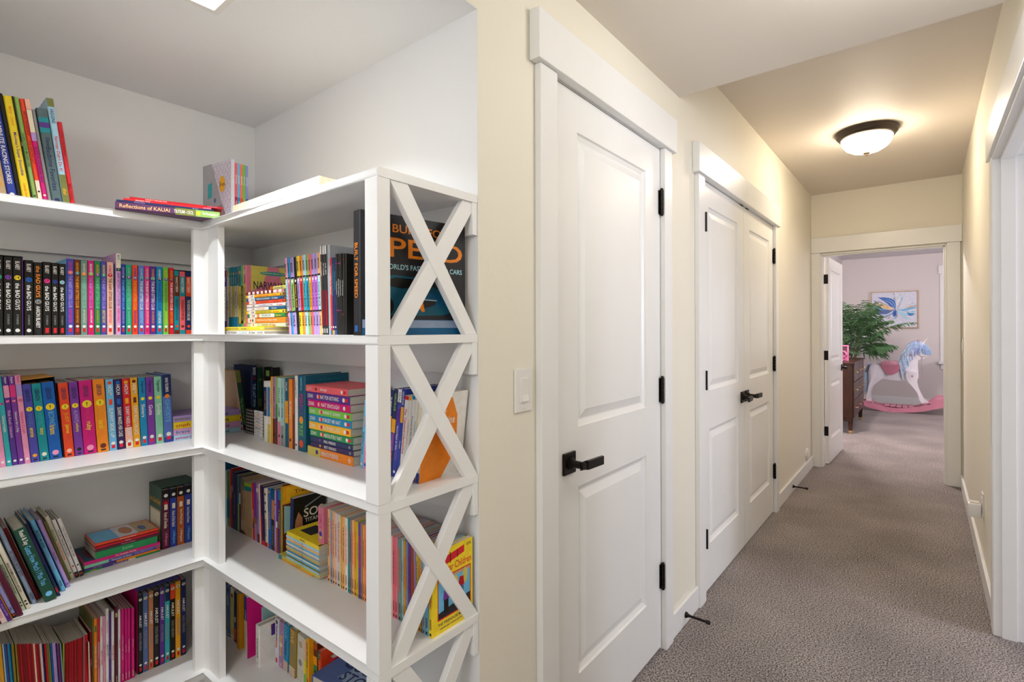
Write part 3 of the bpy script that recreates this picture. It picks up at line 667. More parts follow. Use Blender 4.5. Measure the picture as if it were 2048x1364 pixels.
  (-0.93, 0.773, 0.0106, 0.201, 0.13, 7.2, 'white','paperback','B|.95|1|azure;T|Friend of the Week|.3|.85|azuredk'),
  (-0.9201, 0.773, 0.0089, 0.202, 0.13, 7.2, 'white','paperback','B|.95|1|teal;T|Clementine and Family|.3|.85|teal;B|0|.12|green'),
  (-0.9087, 0.773, 0.0104, 0.196, 0.13, 7.4, 'cream','paperback','T|Spring Trip|.3|.85|brown;B|0|.12|purple'),
  (-0.8958, 0.773, 0.0118, 0.205, 0.135, 7.4, 'white','paperback','T|Clementine|.3|.85|violet;B|0|.12|royal;B|.12|.17|cream'),
 ]),
 ('R4', 'R', 0.623, [
  (-2.0033, 0.778, 0.0409, 0.197, 0.135, 0.0, 'navy','hardcover','T|STORM|.3|.7|skyblue'),
  (-1.9611, 0.778, 0.0216, 0.219, 0.135, -2.4, 'azuredk','hardcover','T|LINE|.6|.9|paleblue'),
  (-1.9354, 0.778, 0.0131, 0.191, 0.133, -2.4, 'paleblue','paperback','B|.55|1|mustardlt'),
  (-1.9208, 0.778, 0.0253, 0.192, 0.135, 0.0, 'olive','paperback','B|.15|.5|tealdark;T|QUINN THE BRAVE|.2|.85|dkgreen'),
  (-1.8926, 0.778, 0.0134, 0.206, 0.135, 0.0, 'crimson','paperback','T|PATINA|.4|.8|cream'),
  (-1.8778, 0.778, 0.0108, 0.198, 0.135, 0.0, 'navy','paperback','T|LOST|.5|.9|white'),
  (-1.8656, 0.778, 0.0131, 0.197, 0.135, 0.0, 'dkpurple','paperback','T|NIGHT BOOK|.2|.7|lilac'),
  (-1.8511, 0.778, 0.013, 0.191, 0.133, 0.0, 'navy','paperback','B|.6|1|burgundy'),
  (-1.8367, 0.778, 0.0111, 0.193, 0.135, 0.0, 'leaf','paperback','B|.5|1|azure'),
  (-1.8242, 0.778, 0.0122, 0.191, 0.134, 0.0, 'burgundy','paperback','B|.5|.7|cream'),
  (-1.8113, 0.778, 0.0126, 0.188, 0.132, 0.0, 'tan','paperback','B|.78|1|bluegrey;B|0|.07|black;T|HIS LONG STORY|.2|.7|brown'),
  (-1.7967, 0.778, 0.0113, 0.186, 0.13, -3.2, 'tan','paperback','B|.8|1|leaf;B|0|.07|black;T|HIS LONG STORY|.2|.7|brown'),
  (-1.7841, 0.778, 0.0101, 0.187, 0.131, -3.2, 'tan','paperback','B|.8|1|olive;B|0|.05|red;T|HIS LONG STORY|.2|.7|brown'),
  (-1.7726, 0.778, 0.0489, 0.179, 0.136, -3.1, 'kraft','paperback','B|.93|1|yellowgreen;B|.84|.93|teal'),
  (-1.7218, 0.778, 0.0118, 0.186, 0.13, -3.1, 'red','paperback','T|RICKY|.2|.7|cream;B|.2|.3|brown'),
  (-1.7087, 0.778, 0.018, 0.188, 0.132, -3.1, 'violet','paperback','B|0|.3|mauve;B|.3|.4|olive'),
  (-1.6893, 0.778, 0.0141, 0.19, 0.133, -3.1, 'mauve','paperback','B|.85|.92|cream;T|DREAM DIARY|.3|.8|purple;B|0|.15|brown'),
  (-1.6739, 0.778, 0.0083, 0.19, 0.133, -3.1, 'cream','paperback','T|book|.5|.9|charcoal'),
  (-1.6644, 0.778, 0.0082, 0.188, 0.132, -3.1, 'burgundy','paperback','B|0|.5|red'),
  (-1.655, 0.778, 0.0163, 0.187, 0.131, -3.1, 'dkpurple','paperback','B|0|.08|red'),
  (-1.6369, 0.778, 0.016, 0.184, 0.129, -3.1, 'cream','hardcover','B|0|.08|crimson;T|INKLING|.15|.5|black;D|.6|black;D|.9|charcoal;D|.75|charcoal'),
  (-1.6191, 0.778, 0.0174, 0.19, 0.133, 0.0, 'blue','paperback','D|.94|gold;B|.6|.9|denim;T|SQUIRREL|.3|.6|gold;Q|.03|.08|red'),
  (-1.5801, 0.778, 0.0195, 0.193, 0.135, 1.5, 'charcoal','paperback','B|.5|.82|copper;B|.82|1|tealdark;T|SKETCH|.1|.4|grey'),
  (-1.5786, 0.778, 0.0101, 0.192, 0.135, 0.0, 'lilac','paperback','B|.75|.78|red;T|DREAMS|.3|.7|violet;Q|.02|.08|red'),
  (-1.5674, 0.778, 0.0096, 0.193, 0.135, 0.0, 'purple','paperback','B|.4|.5|cream;B|0|.4|rust'),
  (-1.5433, 0.778, 0.0128, 0.195, 0.135, 1.3, 'plum','paperback','B|.85|1|azure;T|A WRINKLE|.3|.8|mustardlt'),
  (-1.5414, 0.778, 0.0103, 0.213, 0.136, 0.0, 'mustard','hardcover',''),
 ]),
 ('R4b', 'R', 0.623, [
  (-1.5117, 0.8, 0.0171, 0.172, 0.11, 2.6, 'navy','paperback','T|DEAR AMERICA|.3|.8|royal'),
 ]),
 ('R4c', 'R', 0.623, [
  (-1.3235, 0.776, 0.0269, 0.196, 0.125, 0.0, 'rose','paperback','B|.0|.17|mint;T|GIRLS|.7|.9|magenta;Q|.55|.66|mustardlt;Q|.2|.3|magenta;D|.35|teal;D|.62|royal'),
  (-1.2751, 0.776, 0.0109, 0.199, 0.125, 0.0, 'apricot','paperback','T|THE BOXCAR CHILDREN|.35|.9|navy;Q|.02|.05|black;T|WARNER|.09|.22|brown'),
  (-1.2626, 0.776, 0.0095, 0.199, 0.125, 0.0, 'bluegrey','paperback','T|THE BOXCAR CHILDREN|.35|.9|redorange;Q|.02|.05|black;T|WARNER|.09|.22|brown'),
  (-1.2516, 0.776, 0.0107, 0.198, 0.125, 0.0, 'apricot','paperback','T|THE BOXCAR CHILDREN|.35|.9|redorange;Q|.02|.05|black;T|WARNER|.09|.22|brown'),
  (-1.2394, 0.776, 0.0093, 0.196, 0.125, 0.0, 'palepink','paperback','T|THE BOXCAR CHILDREN|.35|.9|navy;Q|.02|.05|black;T|WARNER|.09|.22|brown'),
  (-1.2287, 0.776, 0.0144, 0.195, 0.125, 0.0, 'greycream','paperback','T|THE BOXCAR CHILDREN|.35|.9|redorange;Q|.02|.05|black;T|WARNER|.09|.22|brown'),
  (-1.2127, 0.776, 0.0071, 0.193, 0.125, 0.0, 'gold','paperback','T|THE BOXCAR CHILDREN|.35|.9|redorange;Q|.02|.05|black;T|WARNER|.09|.22|brown'),
  (-1.2042, 0.776, 0.0096, 0.193, 0.125, 0.0, 'apricot','paperback','T|THE BOXCAR CHILDREN|.35|.9|navy;Q|.02|.05|black;T|WARNER|.09|.22|brown'),
  (-1.1932, 0.776, 0.0114, 0.193, 0.125, 0.0, 'white','paperback','T|THE BOXCAR CHILDREN|.35|.9|redorange;Q|.02|.05|black;T|WARNER|.09|.22|brown'),
  (-1.1803, 0.776, 0.0088, 0.194, 0.125, 0.0, 'tealgreen','paperback','T|THE BOXCAR CHILDREN|.35|.9|redorange;Q|.02|.05|black;T|WARNER|.09|.22|brown'),
  (-1.1701, 0.776, 0.0075, 0.194, 0.125, 0.0, 'mauvebrown','paperback','T|THE BOXCAR CHILDREN|.35|.9|navy;Q|.02|.05|black;T|WARNER|.09|.22|brown'),
  (-1.1613, 0.776, 0.0086, 0.194, 0.125, 0.0, 'apricot','paperback','T|THE BOXCAR CHILDREN|.35|.9|redorange;Q|.02|.05|black;T|WARNER|.09|.22|brown'),
  (-1.1513, 0.776, 0.0098, 0.194, 0.125, 0.0, 'gold','paperback','T|THE BOXCAR CHILDREN|.35|.9|redorange;Q|.02|.05|black;T|WARNER|.09|.22|brown'),
  (-1.1402, 0.776, 0.0048, 0.194, 0.125, 0.0, 'yellowgreen','paperback','T|THE BOXCAR CHILDREN|.35|.9|navy;Q|.02|.05|black;T|WARNER|.09|.22|brown'),
  (-1.134, 0.776, 0.0084, 0.193, 0.125, 0.0, 'violet','paperback','T|THE BOXCAR CHILDREN|.35|.9|redorange;Q|.02|.05|black;T|WARNER|.09|.22|brown'),
  (-1.1243, 0.776, 0.0083, 0.194, 0.125, 0.0, 'mauvebrown','paperback','T|THE BOXCAR CHILDREN|.35|.9|redorange;Q|.02|.05|black;T|WARNER|.09|.22|brown'),
  (-1.1146, 0.776, 0.0071, 0.193, 0.125, 0.0, 'gold','paperback','T|THE BOXCAR CHILDREN|.35|.9|navy;Q|.02|.05|black;T|WARNER|.09|.22|brown'),
  (-1.1062, 0.776, 0.0082, 0.193, 0.125, 0.0, 'coral','paperback','T|THE BOXCAR CHILDREN|.35|.9|redorange;Q|.02|.05|black;T|WARNER|.09|.22|brown'),
  (-1.0968, 0.776, 0.0081, 0.193, 0.125, 0.0, 'leaf','paperback','T|THE BOXCAR CHILDREN|.35|.9|redorange;Q|.02|.05|black;T|WARNER|.09|.22|brown'),
  (-1.0874, 0.776, 0.0092, 0.193, 0.125, 0.0, 'gold','paperback','T|THE BOXCAR CHILDREN|.35|.9|navy;Q|.02|.05|black;T|WARNER|.09|.22|brown'),
  (-1.0769, 0.776, 0.0091, 0.193, 0.125, 0.0, 'bluegrey','paperback','T|THE BOXCAR CHILDREN|.35|.9|redorange;Q|.02|.05|black;T|WARNER|.09|.22|brown'),
  (-1.0665, 0.776, 0.0101, 0.193, 0.125, 0.0, 'apricot','paperback','T|THE BOXCAR CHILDREN|.35|.9|redorange;Q|.02|.05|black;T|WARNER|.09|.22|brown'),
  (-1.0551, 0.776, 0.0089, 0.193, 0.125, 0.0, 'palepink','paperback','T|THE BOXCAR CHILDREN|.35|.9|navy;Q|.02|.05|black;T|WARNER|.09|.22|brown'),
  (-1.045, 0.776, 0.0088, 0.194, 0.125, 0.0, 'rose','paperback','T|THE BOXCAR CHILDREN|.35|.9|redorange;Q|.02|.05|black;T|WARNER|.09|.22|brown'),
  (-1.0349, 0.776, 0.0087, 0.194, 0.125, 0.0, 'coral','paperback','T|THE BOXCAR CHILDREN|.35|.9|redorange;Q|.02|.05|black;T|WARNER|.09|.22|brown'),
  (-1.025, 0.776, 0.0086, 0.194, 0.125, 0.0, 'paleblue','paperback','T|THE BOXCAR CHILDREN|.35|.9|navy;Q|.02|.05|black;T|WARNER|.09|.22|brown'),
  (-1.0151, 0.776, 0.0085, 0.194, 0.125, 0.0, 'lilac','paperback','T|THE BOXCAR CHILDREN|.35|.9|redorange;Q|.02|.05|black;T|WARNER|.09|.22|brown'),
  (-1.0054, 0.776, 0.0095, 0.194, 0.125, 0.0, 'palepink','paperback','T|THE BOXCAR CHILDREN|.35|.9|redorange;Q|.02|.05|black;T|WARNER|.09|.22|brown'),
  (-0.9946, 0.776, 0.0084, 0.193, 0.125, 0.0, 'coral','paperback','T|THE BOXCAR CHILDREN|.35|.9|navy;Q|.02|.05|black;T|WARNER|.09|.22|brown'),
  (-0.9851, 0.776, 0.0093, 0.194, 0.125, 0.0, 'rose','paperback','T|THE BOXCAR CHILDREN|.35|.9|redorange;Q|.02|.05|black;T|WARNER|.09|.22|brown'),
  (-0.9746, 0.776, 0.0123, 0.193, 0.125, 0.0, 'sage','paperback','T|THE BOXCAR CHILDREN|.35|.9|redorange;Q|.02|.05|black;T|WARNER|.09|.22|brown'),
  (-0.9611, 0.776, 0.0051, 0.194, 0.125, 0.0, 'paleblue','paperback','T|THE BOXCAR CHILDREN|.35|.9|navy;Q|.02|.05|black;T|WARNER|.09|.22|brown'),
  (-0.9549, 0.776, 0.007, 0.193, 0.125, 0.0, 'gold','paperback','T|THE BOXCAR CHILDREN|.35|.9|redorange;Q|.02|.05|black;T|WARNER|.09|.22|brown'),
  (-0.9468, 0.776, 0.008, 0.193, 0.125, 0.0, 'bluegrey','paperback','T|THE BOXCAR CHILDREN|.35|.9|redorange;Q|.02|.05|black;T|WARNER|.09|.22|brown'),
  (-0.9377, 0.776, 0.0089, 0.193, 0.125, 0.0, 'violet','paperback','T|THE BOXCAR CHILDREN|.35|.9|navy;Q|.02|.05|black;T|WARNER|.09|.22|brown'),
  (-0.9277, 0.776, 0.0078, 0.192, 0.125, 0.0, 'rust','paperback','T|THE BOXCAR CHILDREN|.35|.9|redorange;Q|.02|.05|black;T|WARNER|.09|.22|brown'),
  (-0.9188, 0.776, 0.0068, 0.191, 0.125, 0.0, 'lilac','paperback','T|THE BOXCAR CHILDREN|.35|.9|redorange;Q|.02|.05|black;T|WARNER|.09|.22|brown'),
  (-0.9109, 0.776, 0.0086, 0.189, 0.125, 0.0, 'mustardlt','paperback','T|THE BOXCAR CHILDREN|.35|.9|navy;Q|.02|.05|black;T|WARNER|.09|.22|brown'),
  (-0.9012, 0.776, 0.0066, 0.188, 0.125, 0.0, 'gold','paperback','T|THE BOXCAR CHILDREN|.35|.9|redorange;Q|.02|.05|black;T|WARNER|.09|.22|brown'),
  (-0.8935, 0.776, 0.0066, 0.188, 0.125, 0.0, 'bluegrey','paperback','T|THE BOXCAR CHILDREN|.35|.9|redorange;Q|.02|.05|black;T|WARNER|.09|.22|brown'),
  (-0.8859, 0.776, 0.0056, 0.187, 0.125, 0.0, 'paleteal','paperback','T|THE BOXCAR CHILDREN|.35|.9|navy;Q|.02|.05|black;T|WARNER|.09|.22|brown'),
  (-0.8792, 0.776, 0.0111, 0.186, 0.125, 0.0, 'skyblue','paperback','T|THE BOXCAR CHILDREN|.35|.9|redorange;Q|.02|.05|black;T|WARNER|.09|.22|brown'),
  (-0.867, 0.776, 0.0119, 0.187, 0.13, 0.0, 'yellow','paperback','T|THE BOXCAR CHILDREN|.35|.9|redorange;Q|.02|.05|black;T|WARNER|.09|.22|brown'),
 ]),
 ('R5', 'R', 0.285, [
  (-1.9078, 0.752, 0.0329, 0.16, 0.112, 0.0, 'crimson','hardcover','B|0|.06|grey;B|.03|.05|white'),
  (-1.8731, 0.752, 0.0116, 0.162, 0.114, -2.6, 'olive','paperback',''),
  (-1.8352, 0.742, 0.027, 0.169, 0.118, -2.6, 'denim','hardcover','D|.9|navy;B|0|.06|navy;B|.02|.05|white;Q|.6|.8|bluegrey'),
  (-1.8065, 0.742, 0.0234, 0.171, 0.119, 0.0, 'cream','paperback','B|.1|.9|mustardlt;D|.85|dkred'),
  (-1.7815, 0.742, 0.0206, 0.163, 0.114, 0.0, 'navy','paperback','B|0|.28|crimson;T|BEARS|.05|.25|gold;Q|.4|.5|white'),
  (-1.7356, 0.732, 0.02, 0.178, 0.115, 0.0, 'gold','paperback','T|GIRL BOOK|.3|.9|orange'),
  (-1.7067, 0.742, 0.0206, 0.175, 0.123, 0.0, 'cream','paperback','B|.55|1|royal;T|JUDENIA|.5|.75|white'),
  (-1.6506, 0.727, 0.0015, 0.189, 0.155, -1.3, 'magenta','picture book',''),
  (-1.7091, 0.772, 0.0215, 0.14, 0.098, 0.0, 'crimson','picture book','T|Baby Day & Cowgirl|.3|.85|rose'),
  (-1.6861, 0.772, 0.0095, 0.144, 0.101, 0.0, 'leaf','paperback',''),
  (-1.6758, 0.772, 0.0111, 0.146, 0.102, 0.0, 'gold','paperback','T|STORY|.5|.9|brown'),
  (-1.6635, 0.772, 0.0176, 0.142, 0.12, 0.0, 'paleteal','paperback','D|.85|redorange;B|0|.6|teal'),
 ]),
 ('R5b', 'R', 0.285, [
  (-1.6016, 0.73, 0.0238, 0.125, 0.155, 0.0, 'white','hardcover','T|The Very Hungry Caterpillar|.2|.7|charcoal;T|Carle|.05|.12|grey'),
  (-1.5799, 0.765, 0.0183, 0.116, 0.11, 1.2, 'gold','paperback','T|BANANA BOOK|.2|.6|brown'),
  (-1.5438, 0.772, 0.0228, 0.141, 0.13, 1.5, 'silverwhite','paperback','T|Thumb World|.55|.85|charcoal;T|Fables|.35|.55|redorange;Q|.04|.14|red;D|.92|charcoal'),
  (-1.5156, 0.772, 0.0268, 0.14, 0.13, 2.0, 'mauve','hardcover','T|FIVE|.72|.97|lilac;T|Bedtime|.25|.7|yellow;Q|.03|.1|pink;D|.5|white'),
  (-1.4879, 0.772, 0.0262, 0.142, 0.13, 2.5, 'azure','hardcover','B|0|.22|cream;B|.02|.04|crimson;B|.06|.08|crimson;B|.1|.12|crimson;B|.14|.16|crimson;B|.18|.2|crimson;T|FIVE|.7|.97|skyblue;T|Pirate Stories|.35|.65|navy'),
  (-1.4466, 0.772, 0.0339, 0.141, 0.13, 2.5, 'bronze','hardcover','B|0|.2|cream;B|.02|.04|crimson;B|.06|.08|crimson;B|.1|.12|crimson;B|.14|.16|crimson;T|FIVE|.7|.97|apricot;T|Animal Tales|.4|.65|grey'),
  (-1.4089, 0.778, 0.0365, 0.133, 0.13, 2.5, 'greycream','board book','D|.8|tan;D|.4|grey'),
  (-1.4011, 0.775, 0.0127, 0.136, 0.095, 0.0, 'lime','board book','B|.25|.55|yellow;B|.55|1|peach'),
  (-1.3876, 0.775, 0.0135, 0.142, 0.1, 0.0, 'gold','board book','T|first 100 words|.38|.95|charcoal;D|.17|redorange;D|.14|rust;B|0|.03|red'),
  (-1.3737, 0.79, 0.019, 0.129, 0.091, 0.0, 'brown','board book','B|.3|.5|green;B|.5|.7|gold;B|.85|1|rust;D|.35|black'),
  (-1.342, 0.785, 0.0139, 0.119, 0.125, 0.0, 'redorange','picture book','B|.8|1|dkgreen;B|.84|.86|gold;B|.9|.92|gold;T|A Book of Nature|.1|.75|orange'),
  (-1.3133, 0.805, 0.018, 0.104, 0.073, 0.0, 'crimson','paperback',''),
 ]),
]
STACKS = [
 ('sL3', 'L', 0.96, [
  (0.5927, -1.853, 0.0167, 0.222, 0.14, 0.96, 0, 'paleblue','paperback','T|awkward|.78|.98|magenta;T|Svetlana Chmakova|.25|.68|navy;Q|.03|.08|red'),
  (0.5919, -1.853, 0.0205, 0.223, 0.14, 0.9769, 0, 'pinklilac','paperback','T|brave|.78|.98|azure;T|Svetlana Chmakova|.25|.68|navy;Q|.03|.08|blue'),
  (0.5919, -1.853, 0.0212, 0.221, 0.14, 0.9976, 0, 'yellow','paperback','T|crush|.78|.98|red;T|Svetlana Chmakova|.25|.68|navy;Q|.03|.08|red'),
  (0.5909, -1.853, 0.0193, 0.219, 0.14, 1.019, 0, 'lilac','paperback','T|enemies|.78|.98|olive;T|Svetlana Chmakova|.25|.68|navy;Q|.03|.08|violet'),
 ]),
 ('sL4', 'L', 0.623, [
  (0.3707, -1.857, 0.0052, 0.184, 0.13, 0.623, 0, 'green','paperback','T|MAGIC|.8|.97|yellow;T|The Chocolate Lab|.4|.7|white;B|.44|.78|purple;B|.34|.44|cream'),
  (0.3707, -1.857, 0.0063, 0.185, 0.13, 0.6282, 0, 'purple','paperback','B|0|.6|orange;T|Plum Puppy|.72|.95|pinklilac;Q|.0|.06|redorange'),
  (0.3707, -1.857, 0.0092, 0.185, 0.13, 0.6346, 0, 'mint','paperback','B|0|.7|bluevio;T|Nutcracker to School|.4|.66|white;T|SUE BENTLEY|.1|.36|lilac;Q|0|.06|redorange'),
  (0.3698, -1.857, 0.0095, 0.186, 0.14, 0.6439, 0, 'magenta','paperback','T|The Pumpkin Fairies|.1|.85|cream'),
  (0.3956, -1.857, 0.0204, 0.153, 0.12, 0.6535, 0, 'green','paperback','T|Junie|.1|.9|mint'),
  (0.3957, -1.857, 0.0087, 0.157, 0.12, 0.6741, 0, 'burgundy','paperback','T|Rainbow Magic|.1|.9|rose'),
  (0.3945, -1.857, 0.0044, 0.158, 0.12, 0.6829, 0, 'red','paperback','T|Stage Fright|.1|.9|white'),
  (0.3945, -1.857, 0.0041, 0.157, 0.12, 0.6873, 0, 'dkred','paperback','T|Stolen Pony|.1|.9|rose'),
  (0.3945, -1.857, 0.0058, 0.157, 0.12, 0.6914, 0, 'redorange','paperback','T|Anne to the Rescue|.1|.9|cream'),
 ]),
 ('sR2', 'R', 1.299, [
  (-1.6491, 0.662, 0.011, 0.251, 0.2, 1.299, 0, 'white','picture book','T|I Had TROUBLE|.65|.92|navy;T|SOLLA SOLLEW|.4|.6|paleblue;T|Dr. Seuss|.2|.35|black;T|RANDOM|.03|.15|grey'),
  (-1.649, 0.662, 0.0104, 0.251, 0.2, 1.3101, 0, 'yellow','picture book','T|IF I RAN THE ZOO?|.62|.92|olive;T|Dr. Seuss|.4|.55|green;D|.05|white'),
  (-1.5642, 0.692, 0.0106, 0.225, 0.16, 1.3206, 0, 'palegreen','hardcover','B|.72|.9|white;D|.82|redorange;T|Hop on Pop|.42|.6|olive;T|Dr. Seuss|.22|.4|redorange'),
  (-1.5641, 0.692, 0.0154, 0.225, 0.16, 1.3314, 0, 'orange','hardcover','B|.77|.98|white;D|.9|redorange;D|.84|black;T|The BIG Honey Book of Beginner Books|.2|.74|cream'),
  (-1.564, 0.692, 0.0106, 0.221, 0.16, 1.3469, 0, 'green','hardcover','B|.25|.93|white;B|.65|.72|orange;D|.84|redorange;D|.8|black;T|GO, DOG. GO!|.33|.6|green;T|Eastman|.08|.22|yellow'),
  (-1.5692, 0.692, 0.0101, 0.227, 0.16, 1.3577, 0, 'yellow','hardcover','B|.75|.94|white;D|.84|redorange;D|.8|black;T|FOOT FOOT FOOT FOOT|.32|.72|olive;T|Dr. Seuss|.12|.29|redorange;Q|.02|.05|charcoal'),
  (-1.5665, 0.692, 0.0089, 0.225, 0.16, 1.3678, 0, 'azuredk','hardcover','B|.4|1|white;D|.84|redorange;D|.8|black;T|HOP ON POP|.5|.72|orange;T|Dr. Seuss|.2|.32|white'),
  (-1.5664, 0.692, 0.0095, 0.226, 0.16, 1.3768, 0, 'white','hardcover','D|.84|redorange;D|.8|black;T|Oh, the THINKS you can Think!|.25|.72|violet;T|Dr. Seuss|.06|.2|red'),
  (-1.5651, 0.692, 0.0089, 0.223, 0.16, 1.3864, 0, 'redorange','hardcover','B|.75|.94|white;D|.84|redorange;D|.8|black;T|Green Eggs and Ham|.32|.72|brown;T|Dr. Seuss|.12|.29|brown;Q|.02|.05|charcoal'),
  (-1.5689, 0.692, 0.0095, 0.217, 0.16, 1.3953, 0, 'azuredk','hardcover','B|.75|.94|white;D|.84|redorange;D|.8|black;T|THE CAT IN THE HAT|.32|.72|white;T|Dr. Seuss|.12|.29|white;Q|.02|.05|charcoal'),
  (-1.5728, 0.692, 0.0087, 0.217, 0.16, 1.4049, 0, 'yelloworange','hardcover','B|.75|.94|white;D|.84|redorange;D|.8|black;T|I Can Read with the Book|.32|.72|redorange;T|Dr. Seuss|.12|.29|redorange;Q|.02|.05|charcoal'),
  (-1.5714, 0.692, 0.0091, 0.219, 0.16, 1.4137, 0, 'white','hardcover','B|.93|1|dkred;B|.81|.87|dkred;B|.69|.75|dkred;B|.57|.63|dkred;B|.46|.52|dkred;B|.35|.41|dkred;B|.24|.3|dkred;B|.1|.16|rose;B|0|.03|red'),
  (-1.4262, 0.692, 0.0095, 0.093, 0.15, 1.4229, 0, 'mustardlt','hardcover','B|.78|1|rust;T|Dr. Seuss ABC|.15|.7|azuredk'),
 ]),
 ('sR3p', 'R', 0.96, [
  (-1.8133, 0.795, 0.011, 0.127, 0.066, 0.96, 0, 'black','paperback','B|0|.5|white;T|Pocket Books|.52|.97|white;T|Cats|.1|.45|azure'),
  (-1.8132, 0.795, 0.0107, 0.127, 0.066, 0.9711, 0, 'black','paperback','B|0|.5|white;T|Pocket Books|.52|.97|white;T|Dogs|.1|.45|brown'),
  (-1.8131, 0.795, 0.0107, 0.127, 0.066, 0.9819, 0, 'black','paperback','B|0|.5|white;T|Pocket Books|.52|.97|white;T|Mammals|.1|.45|dkpurple'),
  (-1.8131, 0.795, 0.0103, 0.127, 0.066, 0.9927, 0, 'black','paperback','B|0|.5|white;T|Pocket Books|.52|.97|white;T|Insects|.1|.45|orange'),
  (-1.813, 0.795, 0.011, 0.127, 0.066, 1.0031, 0, 'black','paperback','B|0|.5|white;T|Pocket Books|.52|.97|white;T|Planes|.1|.45|blue'),
  (-1.8129, 0.795, 0.0103, 0.127, 0.066, 1.0142, 0, 'black','paperback','B|0|.5|white;T|Pocket Books|.52|.97|white;T|Predators|.1|.45|dkred'),
  (-1.8128, 0.795, 0.0103, 0.127, 0.066, 1.0246, 0, 'black','paperback','B|0|.5|white;T|Pocket Books|.52|.97|white;T|Reptiles|.1|.45|redorange'),
  (-1.8128, 0.795, 0.0097, 0.127, 0.066, 1.0351, 0, 'black','paperback','B|0|.5|white;T|Pocket Books|.52|.97|white;T|Cats|.1|.45|azure'),
 ]),
 ('sR3', 'R', 0.96, [
  (-1.3628, 0.768, 0.0243, 0.22, 0.148, 0.96, 0, 'orange','paperback','B|.7|1|mustardlt;T|FRIENDS FOREVER|.3|.68|white;D|.78|purple;D|.07|peach'),
  (-1.3464, 0.768, 0.0146, 0.205, 0.135, 0.9846, 0, 'dkpurple','paperback','T|BEST FRIENDS|.38|.66|white;D|.76|gold;D|.07|grey'),
  (-1.3473, 0.768, 0.0149, 0.203, 0.135, 0.9993, 0, 'navy','paperback','T|REAL FRIENDS|.38|.66|white;D|.76|violet;D|.07|grey'),
  (-1.3498, 0.768, 0.0191, 0.207, 0.135, 1.0144, 0, 'green','paperback','T|SCRIVAN|.84|.97|white;D|.72|peach;D|.68|red;T|ABSOLUTELY NAT|.24|.66|white;D|.13|white;Q|.04|.1|red'),
  (-1.3547, 0.768, 0.0208, 0.202, 0.135, 1.0337, 0, 'yelloworange','paperback','T|SCRIVAN|.84|.97|white;D|.72|peach;D|.68|red;T|ALL IS NAT LOST|.24|.66|white;D|.13|white;Q|.04|.1|red'),
  (-1.3556, 0.768, 0.0203, 0.207, 0.135, 1.0547, 0, 'azure','paperback','T|SCRIVAN|.84|.97|white;D|.72|peach;D|.68|red;T|FORGET ME NAT|.24|.66|white;D|.13|white;Q|.04|.1|red'),
  (-1.3555, 0.768, 0.0197, 0.206, 0.135, 1.0751, 0, 'lime','paperback','T|SCRIVAN|.84|.97|white;D|.72|peach;D|.68|red;T|SWING IT, SUNNY|.24|.66|white;D|.13|white;Q|.04|.1|red'),
  (-1.3614, 0.768, 0.0206, 0.207, 0.135, 1.0951, 0, 'magenta','paperback','T|SCRIVAN|.84|.97|white;D|.72|peach;D|.68|red;T|NAT ENOUGH|.24|.66|white;D|.13|white;Q|.04|.1|red'),
  (-1.3674, 0.768, 0.0214, 0.211, 0.135, 1.1158, 0, 'purple','paperback','T|SCRIVAN|.84|.97|white;D|.72|peach;D|.68|red;T|NAT FOR NOTHING|.24|.66|white;D|.13|white;Q|.04|.1|red'),
  (-1.3714, 0.768, 0.0182, 0.206, 0.135, 1.1375, 0, 'coral','paperback','T|allergic|.45|.66|white;D|.74|brown;D|.13|white;Q|.04|.1|red;T|LLOYD|.85|.97|peach'),
 ]),
 ('sR4', 'R', 0.623, [
  (-1.5203, 0.762, 0.0061, 0.192, 0.135, 0.623, 0, 'gold','paperback','B|.9|1|teal;T|Junie B. First Grader|.12|.86|navy'),
  (-1.5202, 0.762, 0.0077, 0.229, 0.135, 0.6292, 0, 'mustardlt','paperback','B|.9|1|teal;T|Junie B. Boss|.12|.86|brown'),
  (-1.4751, 0.762, 0.006, 0.18, 0.13, 0.637, 0, 'paleblue','paperback','T|Junie B. One|.12|.86|navy'),
  (-1.4709, 0.762, 0.0051, 0.176, 0.13, 0.643, 0, 'olive','paperback','T|Peters|.12|.86|brown'),
  (-1.4732, 0.762, 0.0048, 0.178, 0.13, 0.6482, 0, 'skyblue','paperback','T|Star|.12|.86|navy'),
  (-1.4756, 0.762, 0.0048, 0.181, 0.13, 0.6531, 0, 'cream','paperback','T|Boo|.12|.86|brown'),
  (-1.4714, 0.762, 0.0048, 0.176, 0.13, 0.6579, 0, 'azure','paperback','T|Jingle|.12|.86|navy'),
  (-1.4738, 0.762, 0.0048, 0.179, 0.13, 0.6628, 0, 'tan','paperback','T|Toothless|.12|.86|brown'),
  (-1.4761, 0.762, 0.0048, 0.181, 0.13, 0.6677, 0, 'mustardlt','paperback','T|Cheater|.12|.86|navy'),
  (-1.4719, 0.762, 0.006, 0.177, 0.13, 0.6725, 0, 'bluegrey','paperback','T|Captain|.12|.86|brown'),
  (-1.4743, 0.762, 0.0054, 0.179, 0.13, 0.6786, 0, 'cream','paperback','T|Field Day|.12|.86|navy'),
  (-1.4766, 0.762, 0.0066, 0.182, 0.13, 0.6841, 0, 'skyblue','paperback','T|Graduate|.12|.86|brown'),
  (-1.4724, 0.762, 0.0069, 0.177, 0.13, 0.6908, 0, 'apricot','paperback','T|Party|.12|.86|navy'),
  (-1.4747, 0.762, 0.0075, 0.18, 0.13, 0.6978, 0, 'paleblue','paperback','T|Spy|.12|.86|brown'),
  (-1.4705, 0.762, 0.012, 0.176, 0.13, 0.7054, 0, 'yellow','paperback','T|Monkey|.12|.86|navy'),
 ]),
]
